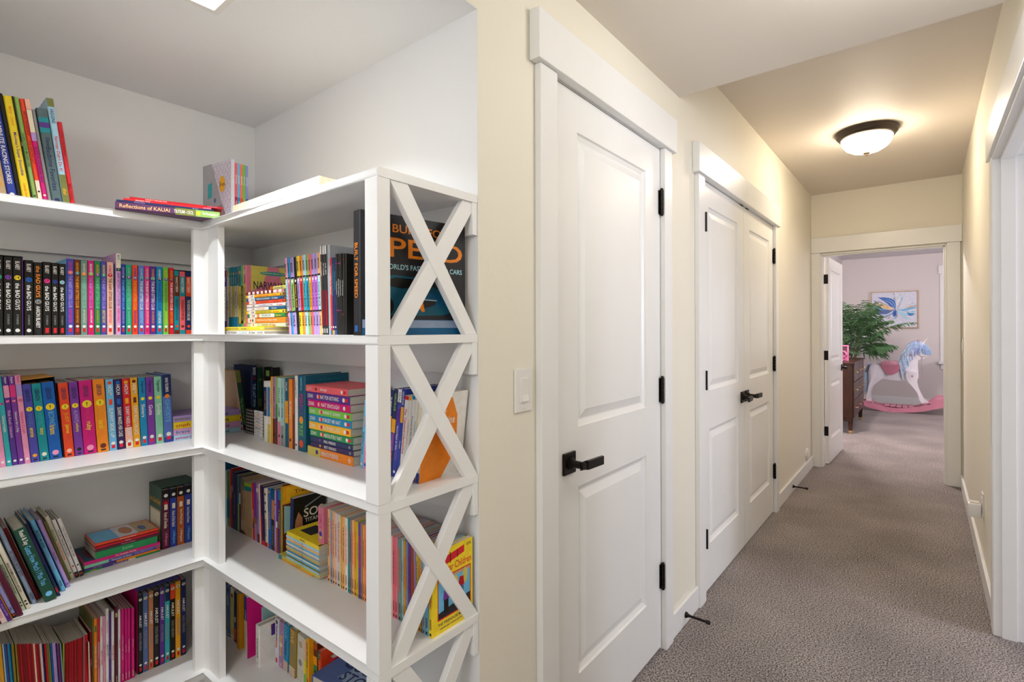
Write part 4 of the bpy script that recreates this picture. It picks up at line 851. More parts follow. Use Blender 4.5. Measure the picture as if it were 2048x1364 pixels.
for _n, _o, _z, _l in ROWS + STACKS:
    for _r in _l:
        for _i in _r[-1].split(';'):
            _p = _i.split('|')
            if _p[0] == 'T':
                glyphs(_p[1])
            elif _p[0] == 'D' and len(_p) > 4:
                glyphs(_p[4])
for _s in ('STORY', 'BUILT FOR', 'SPEED', "WORLD'S FASTEST ROAD CARS", 'BUILT FOR SPEED', "NARWHAL'S", 'SWEETHEARTS', 'A NARWHAL AND JELLY BOOK', 'Lynda Mullaly Hunt', 'NEW YORK TIMES BESTSELLER',
           'Clementine', 'lovely', 'Treasury', 'SOS', 'TITANIC', '#56', 'Boxcar Children', 'THE', 'THE FIREHOUSE MYSTERY', 'GERTRUDE CHANDLER WARNER', "God's", 'Reflections of KAUAI', 'TSUTSUMI - CECIL', 'MAGIC EYE',
           "DISNEY'S MAGIC EYE", '5', 'BOOKS', 'CROCHET', 'Anne of Green Gables', 'Melissa & Doug', 'FRACTALS', 'MUSIC'):
    glyphs(_s)

# ------------------------------------------------------------------ room shell
XW = -0.845    # face of the passage wall with the doors
XR = 0.240     # face of the opposite wall
YE = 5.617     # wall at the end of the passage
structure('floor', boxes([(-2.2, 2.6, -1.6, 11.3, -0.06, 0)]), M_CARPET)
structure('wall_left', boxes([(-0.97, XW, 0.9195, 1.237, 0, 2.6), (-0.97, XW, 2.022, 2.507, 0, 2.6), (-0.97, XW, 4.026, 5.617, 0, 2.6),
                              (-0.97, XW, 1.237, 2.022, 2.052, 2.6), (-0.97, XW, 2.507, 4.026, 2.052, 2.6)]), M_WALL)
structure('wall_nook_end', boxes([(-2.13, -0.8455, 0.919, 0.96, 0, 2.0895)]), M_NOOK)
structure('wall_nook_back', boxes([(-2.13, -2.01, -0.62, 0.919, 0, 2.0895)]), M_NOOK)
structure('wall_nook_near', boxes([(-2.01, XW, -0.62, -0.5, 0, 2.0895)]), M_NOOK)
structure('ceiling_nook', boxes([(-2.13, -0.8455, -0.62, 0.9195, 2.0895, 2.13)]), M_NOOK)
structure('wall_header', boxes([(-0.97, XW, -1.6, 0.9195, 2.0905, 2.6)]), M_WALL)
structure('ceiling_low', boxes([(-0.97, 0.36, -1.6, 2.233, 2.335, 2.7)]), M_CEIL)
structure('ceiling', boxes([(-0.97, 0.36, 2.233, 5.742, 2.58, 2.7)]), M_CEIL)
structure('wall_right', boxes([(XR, 0.36, -1.6, 1.93, 0, 2.7), (XR, 0.36, 3.008, YE, 0, 2.7), (XR, 0.36, 1.93, 3.008, 2.05, 2.7)]), M_WALL)
structure('wall_end', boxes([(-1.3, -0.772, YE, 5.742, 0, 2.7), (0.142, 2.1, YE, 5.742, 0, 2.7), (-0.772, 0.142, YE, 5.742, 2.012, 2.7)]), M_WALL)
structure('wall_bedroom_left', boxes([(-1.3, -1.18, 5.742, 11.1, 0, 2.7)]), M_ROOM)
structure('wall_bedroom_right', boxes([(2.0, 2.1, 5.742, 11.1, 0, 2.7)]), M_ROOM)
structure('wall_bedroom_back', boxes([(-1.3, 0.275, 11.1, 11.22, 0, 2.7), (1.1, 2.1, 11.1, 11.22, 0, 2.7), (0.275, 1.1, 11.1, 11.22, 0, 0.76), (0.275, 1.1, 11.1, 11.22, 2.21, 2.7)]), M_ROOM)
structure('ceiling_bedroom', boxes([(-1.3, 2.1, 5.742, 11.1, 2.56, 2.7)]), mat('bedroom ceiling paint', 'dcd8da', rough=0.6))

structure('wall_side_room_unseen', boxes([(0.36, 2.6, 0.5, 0.6, 0, 2.5), (0.36, 2.6, 3.6, 3.7, 0, 2.5)]), M_ROOM)  # unseen side-room walls and ceiling, added to cut the light on the jamb
structure('ceiling_side_room_unseen', boxes([(0.36, 2.6, 0.5, 3.7, 2.5, 2.6)]), M_CEIL)

# baseboards
structure('baseboard_left', boxes([(XW, -0.83, 0.95, 1.155, 0, 0.102), (XW, -0.83, 2.105, 2.424, 0, 0.102), (XW, -0.83, 4.1, YE, 0, 0.102)], bev=0.003), M_TRIM)
structure('baseboard_right', boxes([(XR - 0.015, XR, 3.09, 5.6, 0, 0.102), (XR - 0.015, XR, -1.5, 1.85, 0, 0.102)], bev=0.003), M_TRIM)
structure('baseboard_bedroom', boxes([(-1.18, 2.0, 11.086, 11.1, 0, 0.125), (-1.18, -1.166, 6.7, 11.08, 0, 0.125)], bev=0.003), M_TRIM)


def trim(n, bm):
    return structure('trim_%d' % n, bm, M_TRIM)


bm = boxes([(XW, -0.823, 1.153, 1.236, 0, 2.049), (XW, -0.823, 2.020, 2.096, 0, 2.049)], bev=0.002)
trim(1, bm)
trim(2, boxes([(XW, -0.810, 1.128, 2.122, 2.0495, 2.188)], bev=0.003))
trim(3, boxes([(XW, -0.823, 2.424, 2.508, 0, 2.043), (XW, -0.823, 4.022, 4.098, 0, 2.043)], bev=0.002))
trim(4, boxes([(XW, -0.810, 2.394, 4.118, 2.0435, 2.184)], bev=0.003))
# jambs inside the two door openings
trim(5, boxes([(-0.96, XW - 0.001, 1.2365, 1.2395, 0, 2.052), (-0.96, XW - 0.001, 2.0195, 2.0225, 0, 2.052), (-0.96, XW - 0.001, 2.5065, 2.5095, 0, 2.052), (-0.96, XW - 0.001, 4.0215, 4.0265, 0, 2.052),
               (-0.96, XW, 1.237, 2.022, 2.0475, 2.0535), (-0.96, XW, 2.507, 4.026, 2.0475, 2.0535)]))
# the doorway at the end of the passage: casing, head, stepped jamb
trim(6, boxes([(-0.844, -0.772, 5.598, YE, 0, 2.024), (0.142, 0.228, 5.598, YE, 0, 2.024)], bev=0.002))
trim(7, boxes([(-0.844, 0.239, 5.588, YE, 2.0245, 2.165)], bev=0.003))
trim(8, boxes([(-0.772, -0.762, 5.604, 5.742, 0, 2.012), (-0.763, -0.754, 5.625, 5.70, 0, 2.006), (0.132, 0.142, 5.604, 5.742, 0, 2.012), (0.121, 0.133, 5.625, 5.70, 0, 2.006),
               (-0.772, 0.142, 5.604, 5.742, 2.004, 2.014), (-0.76, 0.13, 5.625, 5.70, 1.992, 2.005)], bev=0.0015))
# the opening in the right wall: casing, head, stepped jamb
trim(9, boxes([(0.222, XR, 3.0, 3.085, 0, 2.044), (0.222, XR, 1.85, 1.935, 0, 2.044)], bev=0.002))
trim(10, boxes([(0.212, XR, 1.825, 3.11, 2.0445, 2.18)], bev=0.003))
trim(11, boxes([(0.224, 0.372, 2.99, 3.008, 0, 2.05), (0.25, 0.297, 2.98, 2.991, 0, 2.03), (0.224, 0.372, 1.93, 1.948, 0, 2.05), (0.224, 0.372, 1.948, 2.99, 2.032, 2.05), (0.25, 0.297, 1.948, 2.98, 2.021, 2.033)], bev=0.0015))
trim(12, boxes([(0.36, 0.38, 3.0, 3.085, 0, 2.05), (0.36, 0.38, 1.85, 1.935, 0, 2.05)]))
# bedroom window on the far wall
bm = boxes([(0.195, 0.276, 11.078, 11.1, 0.765, 2.21), (1.1, 1.18, 11.078, 11.1, 0.765, 2.21), (0.175, 1.2, 11.07, 11.1, 2.2105, 2.352), (0.175, 1.2, 11.04, 11.11, 0.715, 0.765), (0.2, 1.18, 11.08, 11.1, 0.63, 0.714)], bev=0.003)
wn = structure('window_1', bm, M_TRIM)
link('window_sash', boxes([(0.28, 0.32, 11.12, 11.15, 0.77, 2.2), (1.055, 1.095, 11.12, 11.15, 0.77, 2.2), (0.32, 1.055, 11.12, 11.15, 0.77, 0.82), (0.32, 1.055, 11.12, 11.15, 2.15, 2.2), (0.32, 1.055, 11.12, 11.15, 1.46, 1.5)]), M_TRIM, wn)
glass = mat('window glass', 'e8eef2', rough=0.05)
glass.node_tree.nodes['Principled BSDF'].inputs['Transmission Weight'].default_value = 1.0
link('window_pane', boxes([(0.3, 1.08, 11.132, 11.138, 0.79, 2.18)]), glass, wn)

# ------------------------------------------------------------------ doors


def leaf_mesh(w, h, panels, t=0.035):
    """panelled door leaf: front faces -Y, x 0..w, z 0..h; panels share their x range"""
    bm = bmesh.new()
    xs = [0, panels[0][0], panels[0][1], w]
    zs = sorted({0, h, *[p[2] for p in panels], *[p[3] for p in panels]})
    V = {}
    for x in xs:
        for z in zs:
            V[x, z] = bm.verts.new((x, 0, z))
    pan = {(p[0], p[2]): p for p in panels}
    for i in range(3):
        for j in range(len(zs) - 1):
            a, b, c, d = V[xs[i], zs[j]], V[xs[i + 1], zs[j]], V[xs[i + 1], zs[j + 1]], V[xs[i], zs[j + 1]]
            if (xs[i], zs[j]) in pan:
                prev = [a, b, c, d]
                x0, x1, z0, z1 = xs[i], xs[i + 1], zs[j], zs[j + 1]
                for ins, dep in ((0.004, 0.006), (0.018, 0.012), (0.022, 0.012), (0.05, 0.003)):
                    cur = [bm.verts.new(p) for p in ((x0 + ins, dep, z0 + ins), (x1 - ins, dep, z0 + ins), (x1 - ins, dep, z1 - ins), (x0 + ins, dep, z1 - ins))]
                    for k in range(4):
                        bm.faces.new((prev[k], prev[(k + 1) % 4], cur[(k + 1) % 4], cur[k]))
                    prev = cur
                bm.faces.new(prev)
            else:
                bm.faces.new((a, b, c, d))
    # sides and back
    B = [bm.verts.new(p) for p in ((0, t, 0), (w, t, 0), (w, t, h), (0, t, h))]
    bm.faces.new(B[::-1])
    left = [V[0, z] for z in zs]
    right = [V[w, z] for z in zs]
    bot = [V[x, 0] for x in xs]
    top = [V[x, h] for x in xs]
    bm.faces.new([*left[::-1], B[0], B[3]][::1])
    bm.faces.new([*right, B[2], B[1]])
    bm.faces.new([*bot, B[1], B[0]])
    bm.faces.new([*top[::-1], B[3], B[2]])
    return bm


def lever(parent, x, z, direction, M=None):
    """square rosette with a flat lever; local door frame (front -Y)"""
    h = link('door_handle', boxes([(x - 0.033, x + 0.033, -0.009, 0, z - 0.033, z + 0.033)], bev=0.003), M_BLACK, parent)
    bm = bmesh.new()
    lathe(bm, [(0.019, 0), (0.019, -0.006), (0.016, -0.007), (0.016, -0.012), (0.0115, -0.014), (0.0105, -0.052)], (x, -0.008, z), 'Y', 20)
    pts = [(0.014, -0.043), (-0.013, -0.043), (-0.016, -0.056), (-0.10, -0.060), (-0.104, -0.054), (-0.101, -0.049), (-0.02, -0.046)]
    pts = [(-direction * a, b) for a, b in pts]
    prism(bm, pts, lambda a, b, d: (x + a, b - 0.008, z + d), -0.0145, 0.0125, bev=0.002)
    link('lever', bm, M_BLACK, h)


def hinge(parent, x, z, side=1):
    bm = bmesh.new()
    for k in range(5):
        z0 = z - 0.049 + k * 0.0196
        lathe(bm, [(0.0078, z0 + 0.0006), (0.0078, z0 + 0.019)], (x, -0.0105, 0), 'Z', 12)
    box(bm, x - 0.012, x + 0.010, -0.004, 0.0, z - 0.048, z + 0.048)
    lathe(bm, [(0.004, z - 0.055), (0.0065, z - 0.052), (0.0065, z - 0.049)], (x, -0.0105, 0), 'Z', 12)
    lathe(bm, [(0.0065, z + 0.049), (0.0065, z + 0.053), (0.004, z + 0.057)], (x, -0.0105, 0), 'Z', 12)
    link('hinge', bm, M_BLACK, parent, smooth=True)


def left_wall(y, z=0.0, x=XW):
    return Matrix.Translation((x, y, z)) @ Matrix.Rotation(R(90), 4, 'Z')


d1 = structure('door_1', leaf_mesh(0.776, 2.032, [(0.136, 0.640, 0.222, 0.808), (0.136, 0.640, 0.994, 1.914)]), M_TRIM, None, left_wall(1.2405, 0.012))
lever(d1, 0.078, 0.893, 1)
for hz in (1.815, 1.05, 0.29):
    hinge(d1, 0.772, hz)
d2 = structure('door_2', leaf_mesh(0.752, 2.026, [(0.118, 0.628, 0.222, 0.796), (0.118, 0.628, 0.99, 1.911)]), M_TRIM, None, left_wall(2.511, 0.012))
lever(d2, 0.708, 0.895, -1)
d3 = structure('door_3', leaf_mesh(0.752, 2.026, [(0.124, 0.634, 0.222, 0.796), (0.124, 0.634, 0.99, 1.911)]), M_TRIM, None, left_wall(3.267, 0.012))
lever(d3, 0.044, 0.895, 1)
for hz in (1.815, 1.05, 0.285):
    bm = boxes([(-0.002, 0.0075, -0.0285, 0, hz - 0.047, hz + 0.047)], bev=0.001)
    link('hinge', bm, M_BLACK, d2)
    hinge(d3, 0.748, hz)
bm = boxes([(0.70, 0.735, -0.004, 0.02, 2.0262, 2.0345)])
link('ball_catch', bm, M_BLACK, d2)
bm = boxes([(0.06, 0.095, -0.004, 0.02, 2.0262, 2.0345)])
link('ball_catch', bm, M_BLACK, d3)
# bedroom door, swung open against the room's left side
M4 = Matrix.Translation((-0.722, 5.752, 0.012)) @ Matrix.Rotation(R(88.0), 4, 'Z')
d4 = structure('door_4', leaf_mesh(0.80, 1.985, [(0.13, 0.68, 0.222, 0.776), (0.13, 0.68, 0.98, 1.872)]), M_TRIM, None, M4)
h4 = link('door_handle', boxes([(0.702, 0.768, -0.009, 0, 0.85, 0.916)], bev=0.003), M_BLACK, d4)
bm = bmesh.new()
lathe(bm, [(0.012, 0), (0.012, -0.045)], (0.735, -0.008, 0.883), 'Y', 16)
prism(bm, [(0.014, -0.043), (-0.1, -0.058), (-0.1, -0.048), (-0.02, -0.04)], lambda a, b, d: (0.735 + a, b - 0.008, 0.883 + d), -0.013, 0.013, bev=0.002)
link('lever', bm, M_BLACK, h4)
for hz in (1.775, 1.04, 0.31):
    link('hinge', boxes([(-0.0025, 0, 0.004, 0.033, hz - 0.045, hz + 0.045), (-0.012, -0.0025, 0.03, 0.038, hz - 0.045, hz + 0.045)], bev=0.001), M_BLACK, d4)

# ------------------------------------------------------------------ bookcase
TOPS = [1.636, 1.299, 0.960, 0.623, 0.285]
TH = 0.019
bc = thing('bookcase', 'white built-in corner bookcase with crossed braces on its end', 'bookcase', (-1.7, 0.62, 0))
bc_inv = Matrix.Translation((1.7, -0.62, 0))


def bcpart(name, bm):
    return link(name, bm, M_SHELF, bc, bc_inv)


for zt in TOPS:
    bm = bmesh.new()
    outline = [(-2.008, -0.48), (-1.697, -0.48), (-1.697, 0.6235), (-0.845, 0.6235), (-0.845, 0.917), (-2.008, 0.917)]
    prism(bm, outline, lambda a, b, d: (a, b, d), zt - TH, zt)
    es = []
    for e in bm.edges:
        p, q = e.verts[0].co, e.verts[1].co
        if abs(p.z - q.z) < 1e-6:
            if (abs(p.x + 1.697) < 1e-4 and abs(q.x + 1.697) < 1e-4) or (abs(p.y - 0.6235) < 1e-4 and abs(q.y - 0.6235) < 1e-4):
                es.append(e)
    bmesh.ops.bevel(bm, geom=es, offset=0.0088, segments=5, profile=0.5, affect='EDGES')
    link('shelf_board', bm, M_SHELF, bc, bc_inv, smooth=True)
for zt in TOPS:
    zb = zt - TH
    # cleats under each board along both walls
    bcpart('cleat', boxes([(-2.008, -1.990, -0.48, 0.9165, zb - 0.078, zb)]))
    bcpart('cleat', boxes([(-1.99, -0.846, 0.901, 0.9165, zb - 0.078, zb)]))
gaps = [(a - TH, b) for a, b in zip(TOPS, TOPS[1:])] + [(TOPS[-1] - TH, 0.0)]
for top, bot in gaps:
    bm = bmesh.new()
    prism(bm, [(-1.709, 0.600), (-1.709, 0.626), (-1.686, 0.632), (-1.616, 0.632), (-1.616, 0.650), (-1.727, 0.650), (-1.727, 0.600)], lambda a, b, d: (a, b, d), bot, top)
    bcpart('post', bm)
    bcpart('post', boxes([(-0.8875, -0.8455, 0.6255, 0.657, bot, top)], bev=0.0012))
    if bot > 0.2:
        h = 0.0235
        for (ya, yb), x1 in (((0.681, 0.9015), -0.8475), ((0.9015 - 0.006, 0.675), -0.8495)):
            bm = bmesh.new()
            prism(bm, [(ya - h, top), (ya + h, top), (min(yb + h, 0.917), bot), (yb - h, bot)], lambda a, b, d: (d, a, b), x1 - 0.017, x1, bev=0.0008)
            bcpart('brace', bm)
bcpart('post', boxes([(-1.727, -1.709, -0.48, -0.44, 0, TOPS[-1] - TH)]))

# ------------------------------------------------------------------ books


def book_matrix(o, along, front, z, yaw=0.0):
    """left run: spine towards +x; right run: spine towards -y"""
    if o == 'L':
        return Matrix.Translation((front, along, z)) @ Matrix.Rotation(R(90 + yaw), 4, 'Z')
    return Matrix.Translation((along, front, z)) @ Matrix.Rotation(R(yaw), 4, 'Z')


def spine_print(t, h, deco):
    """bands, discs, publisher marks and lettering on the spine, as one thin mesh"""
    bm = bmesh.new()
    mats = []

    def mi(key):
        if key not in mats:
            mats.append(key)
        return mats.index(key)

    def quad(x0, x1, z0, z1, y, key):
        f = bm.faces.new([bm.verts.new(p) for p in ((x0, y, z0), (x1, y, z0), (x1, y, z1), (x0, y, z1))])
        f.material_index = mi(key)
    lev = 0
    for it in deco.split(';'):
        p = it.split('|')
        lev += 1
        if p[0] == 'B':
            quad(0.0003, t - 0.0003, float(p[1]) * h + 0.0005, float(p[2]) * h - 0.0005, -0.00025 - 0.00001 * lev, p[3])
        elif p[0] == 'Q':
            quad(0.28 * t, 0.72 * t, float(p[1]) * h, float(p[2]) * h, -0.0004 - 0.00001 * lev, p[3])
        elif p[0] == 'D':
            z = float(p[1]) * h
            r = (0.37 if len(p) > 4 else 0.27) * t
            vs = [bm.verts.new((t / 2 + r * math.cos(k * math.pi / 9), -0.0004 - 0.00001 * lev, z + r * math.sin(k * math.pi / 9))) for k in range(18)]
            f = bm.faces.new(vs)
            f.material_index = mi(p[2])
            if len(p) > 4:
                write(bm, p[4], lambda a, b: (a, -0.0006, b), t / 2, z, 1.2 * r, 1.0 * r, mi(p[3]))
        elif p[0] == 'T':
            f0, f1 = float(p[2]) * h, float(p[3]) * h
            write(bm, p[1], lambda a, b: (t / 2 + b, -0.00055, -a), -(f0 + f1) / 2, 0, f1 - f0, 0.5 * t, mi(p[4]))
    return bm, [ink(k) for k in mats]


def make_book(M, t, h, d, kind, col, deco, label, group, pages=True, name=None):
    cat = 'booklet' if kind == 'booklet' else 'book'
    if kind == 'booklet':
        bm = bmesh.new()
        box(bm, 0, t, 0, d, 0, h)
        for f in bm.faces:
            if f.calc_center_median().z > h - 1e-5 or f.calc_center_median().y > d - 1e-5:
                f.material_index = 1
        o = link('booklet', bm, [ink(col), M_PAGES], None, M)
        return tag(o, label, 'booklet', group)
    b = thing(name or kind.replace(' ', '_').replace('paperback', 'paperback_book').replace('hardcover', 'hardcover_book'), label, cat, M=M, group=group)
    hard = kind in ('hardcover', 'picture book')
    c = min(0.0022 if hard else 0.0007, t * 0.2)
    ch = min(0.0022 if hard else 0.0011, t * 0.25)
    bm = bmesh.new()
    prism(bm, [(ch, 0), (t - ch, 0), (t, ch), (t, d), (t - c, d), (t - c, c), (c, c), (c, d), (0, d), (0, ch)], lambda a, e, z: (a, e, z), 0, h)
    link('cover', bm, ink(col), b)
    ins = 0.003 if hard else 0.0008
    if kind == 'board book':
        ins = 0.0
    link('page_block', boxes([(c * 1.02, t - c * 1.02, c * 1.05, d - ins, ins, h - ins)]), M_PAGES, b)
    if deco:
        bm, ms = spine_print(t, h, deco)
        link('lettering', bm, ms, b)
    return b


ORD = ['', 'first', 'second', 'third', 'fourth', 'fifth', 'sixth', 'seventh', 'eighth', 'ninth', 'tenth', 'eleventh', 'twelfth']


def nth(n):
    if n < len(ORD):
        return ORD[n]
    return '%d%s' % (n, {1: 'st', 2: 'nd', 3: 'rd'}.get(n % 10 if n not in (11, 12, 13) else 0, 'th'))


# row: (direction of counting, where counting starts, where the row is)
ROWINFO = dict(
    L1=(-1, 'from the bare end', 'leaning, top shelf', 'books leaning on the top shelf'),
    L2=(-1, 'from the corner post', 'left second shelf', 'books on the left second shelf'),
    L3=(-1, 'from the flat stack', 'left third shelf', 'books on the left third shelf'),
    L3c=(1, 'behind the corner post', 'third shelf', 'books in the corner of the third shelf'),
    L4=(-1, 'from the flat stack', 'slanting, fourth shelf', 'books slanting on the left fourth shelf'),
    L4g=(1, 'in the green slipcase', 'left fourth shelf', 'novels in the green slipcase'),
    L5=(-1, 'from the upright booklets', 'lowest left shelf', 'slanting booklets on the lowest left shelf'),
    L5b=(-1, 'from the workbooks', 'lowest left shelf', 'upright booklets on the lowest left shelf'),
    L5c=(-1, 'from the indigo slipcase', 'lowest left shelf', 'workbooks on the lowest left shelf'),
    L5d=(-1, 'from the corner post', 'lowest left shelf', 'boxed graphic novels on the lowest left shelf'),
    R2a=(1, 'from the corner post', 'right second shelf', 'books between post and flat stack, second shelf'),
    R2b=(1, 'of the three-tone set', 'right second shelf', 'three-tone books on the second shelf'),
    R2c=(1, 'past the three-tone set', 'second shelf', 'books past the three-tone set'),
    R3=(1, 'past the little stack', 'right third shelf', 'books on the right third shelf'),
    R3a=(1, 'above the little stack', 'third shelf', 'books in the corner of the third shelf'),
    R3b=(1, 'past the colourful stack', 'tilting, third shelf', 'tilting books on the right third shelf'),
    R4=(1, 'from the corner post', 'right fourth shelf', 'books on the right fourth shelf'),
    R4b=(1, 'behind the small stack', 'right fourth shelf', 'books behind the small stack'),
    R4c=(1, 'past the small stack', 'right fourth shelf', 'old paperbacks on the right fourth shelf'),
    R5=(1, 'from the corner post', 'lowest right shelf', 'books at the back of the lowest right shelf'),
    R5b=(1, 'in the front row', 'lowest right shelf', 'books in front on the lowest right shelf'),
)
BOOKS = {}


def describe(col, kind, deco):
    s = '%s %s' % (PHRASE.get(col, col), kind)
    ts = [i.split('|')[4] for i in deco.split(';') if i.startswith('T|')]
    return s, (PHRASE.get(ts[0], ts[0]) if ts else None)


for name, o, z, lst in ROWS:
    dirn, start, where, group = ROWINFO[name]
    BOOKS[name] = []
    for i, (along, front, t, h, d, lean, col, kind, deco) in enumerate(lst):
        n = i + 1 if dirn > 0 else len(lst) - i
        s, tc = describe(col, kind, deco)
        extra = ' with %s lettering' % tc if tc and kind != 'booklet' else ''
        lab = '%s%s, %s %s, %s' % (s, extra, nth(n), start, where)
        if len(lab.split()) > 16:
            lab = '%s, %s %s, %s' % (s, nth(n), start, where)
        M = book_matrix(o, along, front, z)
        if lean <= 0:
            M = M @ Matrix.Rotation(R(lean), 4, 'Y')
        else:
            M = M @ Matrix.Rotation(R(lean), 4, 'Y') @ Matrix.Translation((-t, 0, 0))
        BOOKS[name].append((make_book(M, t, h, d, kind, col, deco, lab, group), t, h, d))

STACKINFO = dict(
    sL3=('stack behind the corner post', 'books stacked behind the corner post'),
    sL4=('stack beside the green slipcase', 'books stacked beside the green slipcase'),
    sR2=('second shelf stack', 'easy readers stacked on the second shelf'),
    sR3p=('little third shelf stack', 'pocket books stacked in the corner'),
    sR3=('colourful third shelf stack', 'graphic novels stacked on the third shelf'),
    sR4=('fourth shelf stack', 'thin books stacked on the fourth shelf'))
FLAT = {}


def flat_matrix(o, along, front, z, h, yaw=0.0):
    return book_matrix(o, along, front, z, yaw) @ Matrix.Translation((h, 0, 0)) @ Matrix.Rotation(R(-90), 4, 'Y')


for name, o, z, lst in STACKS:
    where, group = STACKINFO[name]
    FLAT[name] = []
    for i, (along, front, t, h, d, zc, yaw, col, kind, deco) in enumerate(lst):
        s, tc = describe(col, kind, deco)
        lab = '%s lying flat, %s down in the %s' % (s, nth(len(lst) - i), where)
        FLAT[name].append((make_book(flat_matrix(o, along, front, zc, h, yaw), t, h, d, kind, col, deco, lab, group), t, h, d))


def cover_art(book, items, side='front'):
    """flat printing on a cover board: items in (a, z) fractions of the board, a from the spine"""
    b, t, h, d = book
    bm = bmesh.new()
    mats = []
    x = t + 0.0004 if side == 'front' else -0.0004

    def mi(key):
        if key not in mats:
            mats.append(key)
        return mats.index(key)
    lev = [0]

    def fn(a, z):
        e = 0.00001 * lev[0]
        return (x + e, a * d, z * h) if side == 'front' else (x - e, (1 - a) * d, z * h)
    for it in items:
        lev[0] += 1
        if it[0] == 'poly':
            f = bm.faces.new([bm.verts.new(fn(a, z)) for a, z in it[1]])
            f.material_index = mi(it[2])
        elif it[0] == 'disc':
            (a, z), ra, rz, key = it[1:]
            f = bm.faces.new([bm.verts.new(fn(a + ra * math.cos(k * math.pi / 10), z + rz * math.sin(k * math.pi / 10))) for k in range(20)])
            f.material_index = mi(key)
        elif it[0] == 'text':
            s, (a, z), w, hh, key = it[1:]
            g = (lambda p, q: fn(p / d, q / h))
            write(bm, s, g, a * d, z * h, w * d, hh * h, mi(key), stretch=1.6, squeeze=3)
    return link('cover_art', bm, [ink(k) for k in mats], b)


def rect(a0, a1, z0, z1, key):
    return ('poly', [(a0, z0), (a1, z0), (a1, z1), (a0, z1)], key)


# printed covers that show
cover_art(BOOKS['R2a'][11], [rect(.06, 1, .0, 1, 'rose'), ('poly', [(.1, 1), (.45, 1), (.35, .75), (.1, .62)], 'mustardlt'), ('poly', [(.68, 1), (1, 1), (1, .35), (.75, .7)], 'mustardlt'), ('poly', [(.5, .3), (.9, .3), (.75, .6), (.55, .55)], 'mustardlt'),
                             ('disc', (.58, .9), .3, .03, 'teal'), ('text', 'A NARWHAL AND JELLY BOOK', (.58, .9), .5, .025, 'yellow'), ('text', "NARWHAL'S", (.55, .72), .8, .12, 'charcoal'), ('text', 'SWEETHEARTS', (.58, .56), .8, .1, 'charcoal')])
cover_art(BOOKS['R3'][-1], [('text', 'NEW YORK TIMES BESTSELLER', (.55, .93), .5, .018, 'teal'), ('text', 'Lynda Mullaly Hunt', (.54, .86), .78, .05, 'white'), ('disc', (.5, .6), .25, .12, 'gold'), ('disc', (.5, .6), .18, .09, 'redorange')])
cover_art(BOOKS['R3b'][-1], [rect(.0, 1, 0, 1, 'white'), ('poly', [(.0, .0), (.5, .0), (.75, .25), (.8, .5), (.78, .72), (.62, .94), (.4, .97), (.1, .8), (0, .6)], 'orange'), ('text', 'lovely', (.38, .78), .25, .07, 'white'), ('text', 'Clementine', (.42, .68), .6, .1, 'white')])
cover_art(BOOKS['R2c'][11], [('poly', [(.35, .55), (.95, .58), (.95, .92), (.3, .95)], 'magenta'), ('poly', [(.15, .1), (.9, 0), (.95, .2), (.15, .38)], 'magenta'), ('disc', (.75, .72), .08, .06, 'black')])
cover_art(BOOKS['R4'][-1], [rect(0.02, 1, 0, 1, 'brown'), rect(.02, 1, .72, .98, 'gold'), rect(.1, .98, .75, .95, 'yelloworange'), ('text', 'Treasury', (.6, .86), .6, .07, 'brown'), ('poly', [(.05, .3), (.3, .32), (.32, .65), (.05, .7)], 'paleteal'), ('disc', (.55, .5), .18, .1, 'yellowgreen'), ('disc', (.5, .2), .4, .14, 'denim')])
cover_art(BOOKS['R4b'][0], [rect(.02, 1, 0, 1, 'black'), ('text', 'SOS', (.62, .69), .6, .16, 'cream'), ('text', 'TITANIC', (.66, .55), .6, .075, 'cream'), ('poly', [(.05, .42), (.3, .45), (.28, .62), (.16, .74), (.08, .6)], 'copper'), ('poly', [(.35, .78), (.95, .95), (.95, .97), (.35, .81)], 'grey')])
cover_art(BOOKS['R4c'][-1], [rect(.0, 1, 0, 1, 'yellow'), ('poly', [(.3, .8), (.78, .86), (.78, .95), (.3, .9)], 'red'), rect(.42, .44, .8, .93, 'black'), rect(.6, .62, .83, .93, 'black'), ('text', '#56', (.9, .94), .12, .045, 'charcoal'),
                             ('text', 'Boxcar Children', (.56, .75), .8, .09, 'red'), rect(.12, .95, .16, .67, 'red'), rect(.14, .93, .175, .655, 'skyblue'), rect(.14, .93, .62, .655, 'tan'), ('poly', [(.14, .175), (.93, .175), (.93, .32), (.14, .25)], 'charcoal'),
                             ('disc', (.55, .52), .07, .1, 'mustardlt'), ('disc', (.8, .56), .06, .1, 'mustardlt'), ('poly', [(.62, .45), (.78, .45), (.76, .56), (.66, .57)], 'crimson'), ('poly', [(.64, .25), (.76, .25), (.76, .45), (.64, .45)], 'denim'), ('poly', [(.25, .38), (.4, .38), (.38, .52), (.28, .52)], 'violet'), ('poly', [(.27, .22), (.38, .22), (.38, .38), (.27, .38)], 'black'),
                             ('text', 'THE FIREHOUSE MYSTERY', (.52, .11), .8, .035, 'navy'), ('text', 'GERTRUDE CHANDLER WARNER', (.52, .055), .7, .022, 'navy')])
cover_art(BOOKS['R5b'][0], [('disc', (.75, .25), .18, .1, 'dkgreen'), ('disc', (.92, .32), .12, .12, 'gold')])
cover_art(BOOKS['R5b'][1], [rect(0.02, 1, 0, 1, 'purple'), ('poly', [(.5, .85), (.75, .9), (.95, .95), (.9, .88), (.65, .8)], 'yellow')])
cover_art(FLAT['sL4'][8], [rect(.05, .95, .62, .98, 'skyblue'), rect(.05, .95, .32, .62, 'silverwhite'), rect(.05, .95, .02, .32, 'tan'), ('disc', (.5, .45), .3, .1, 'copper'), ('disc', (.4, .2), .2, .06, 'denim')])
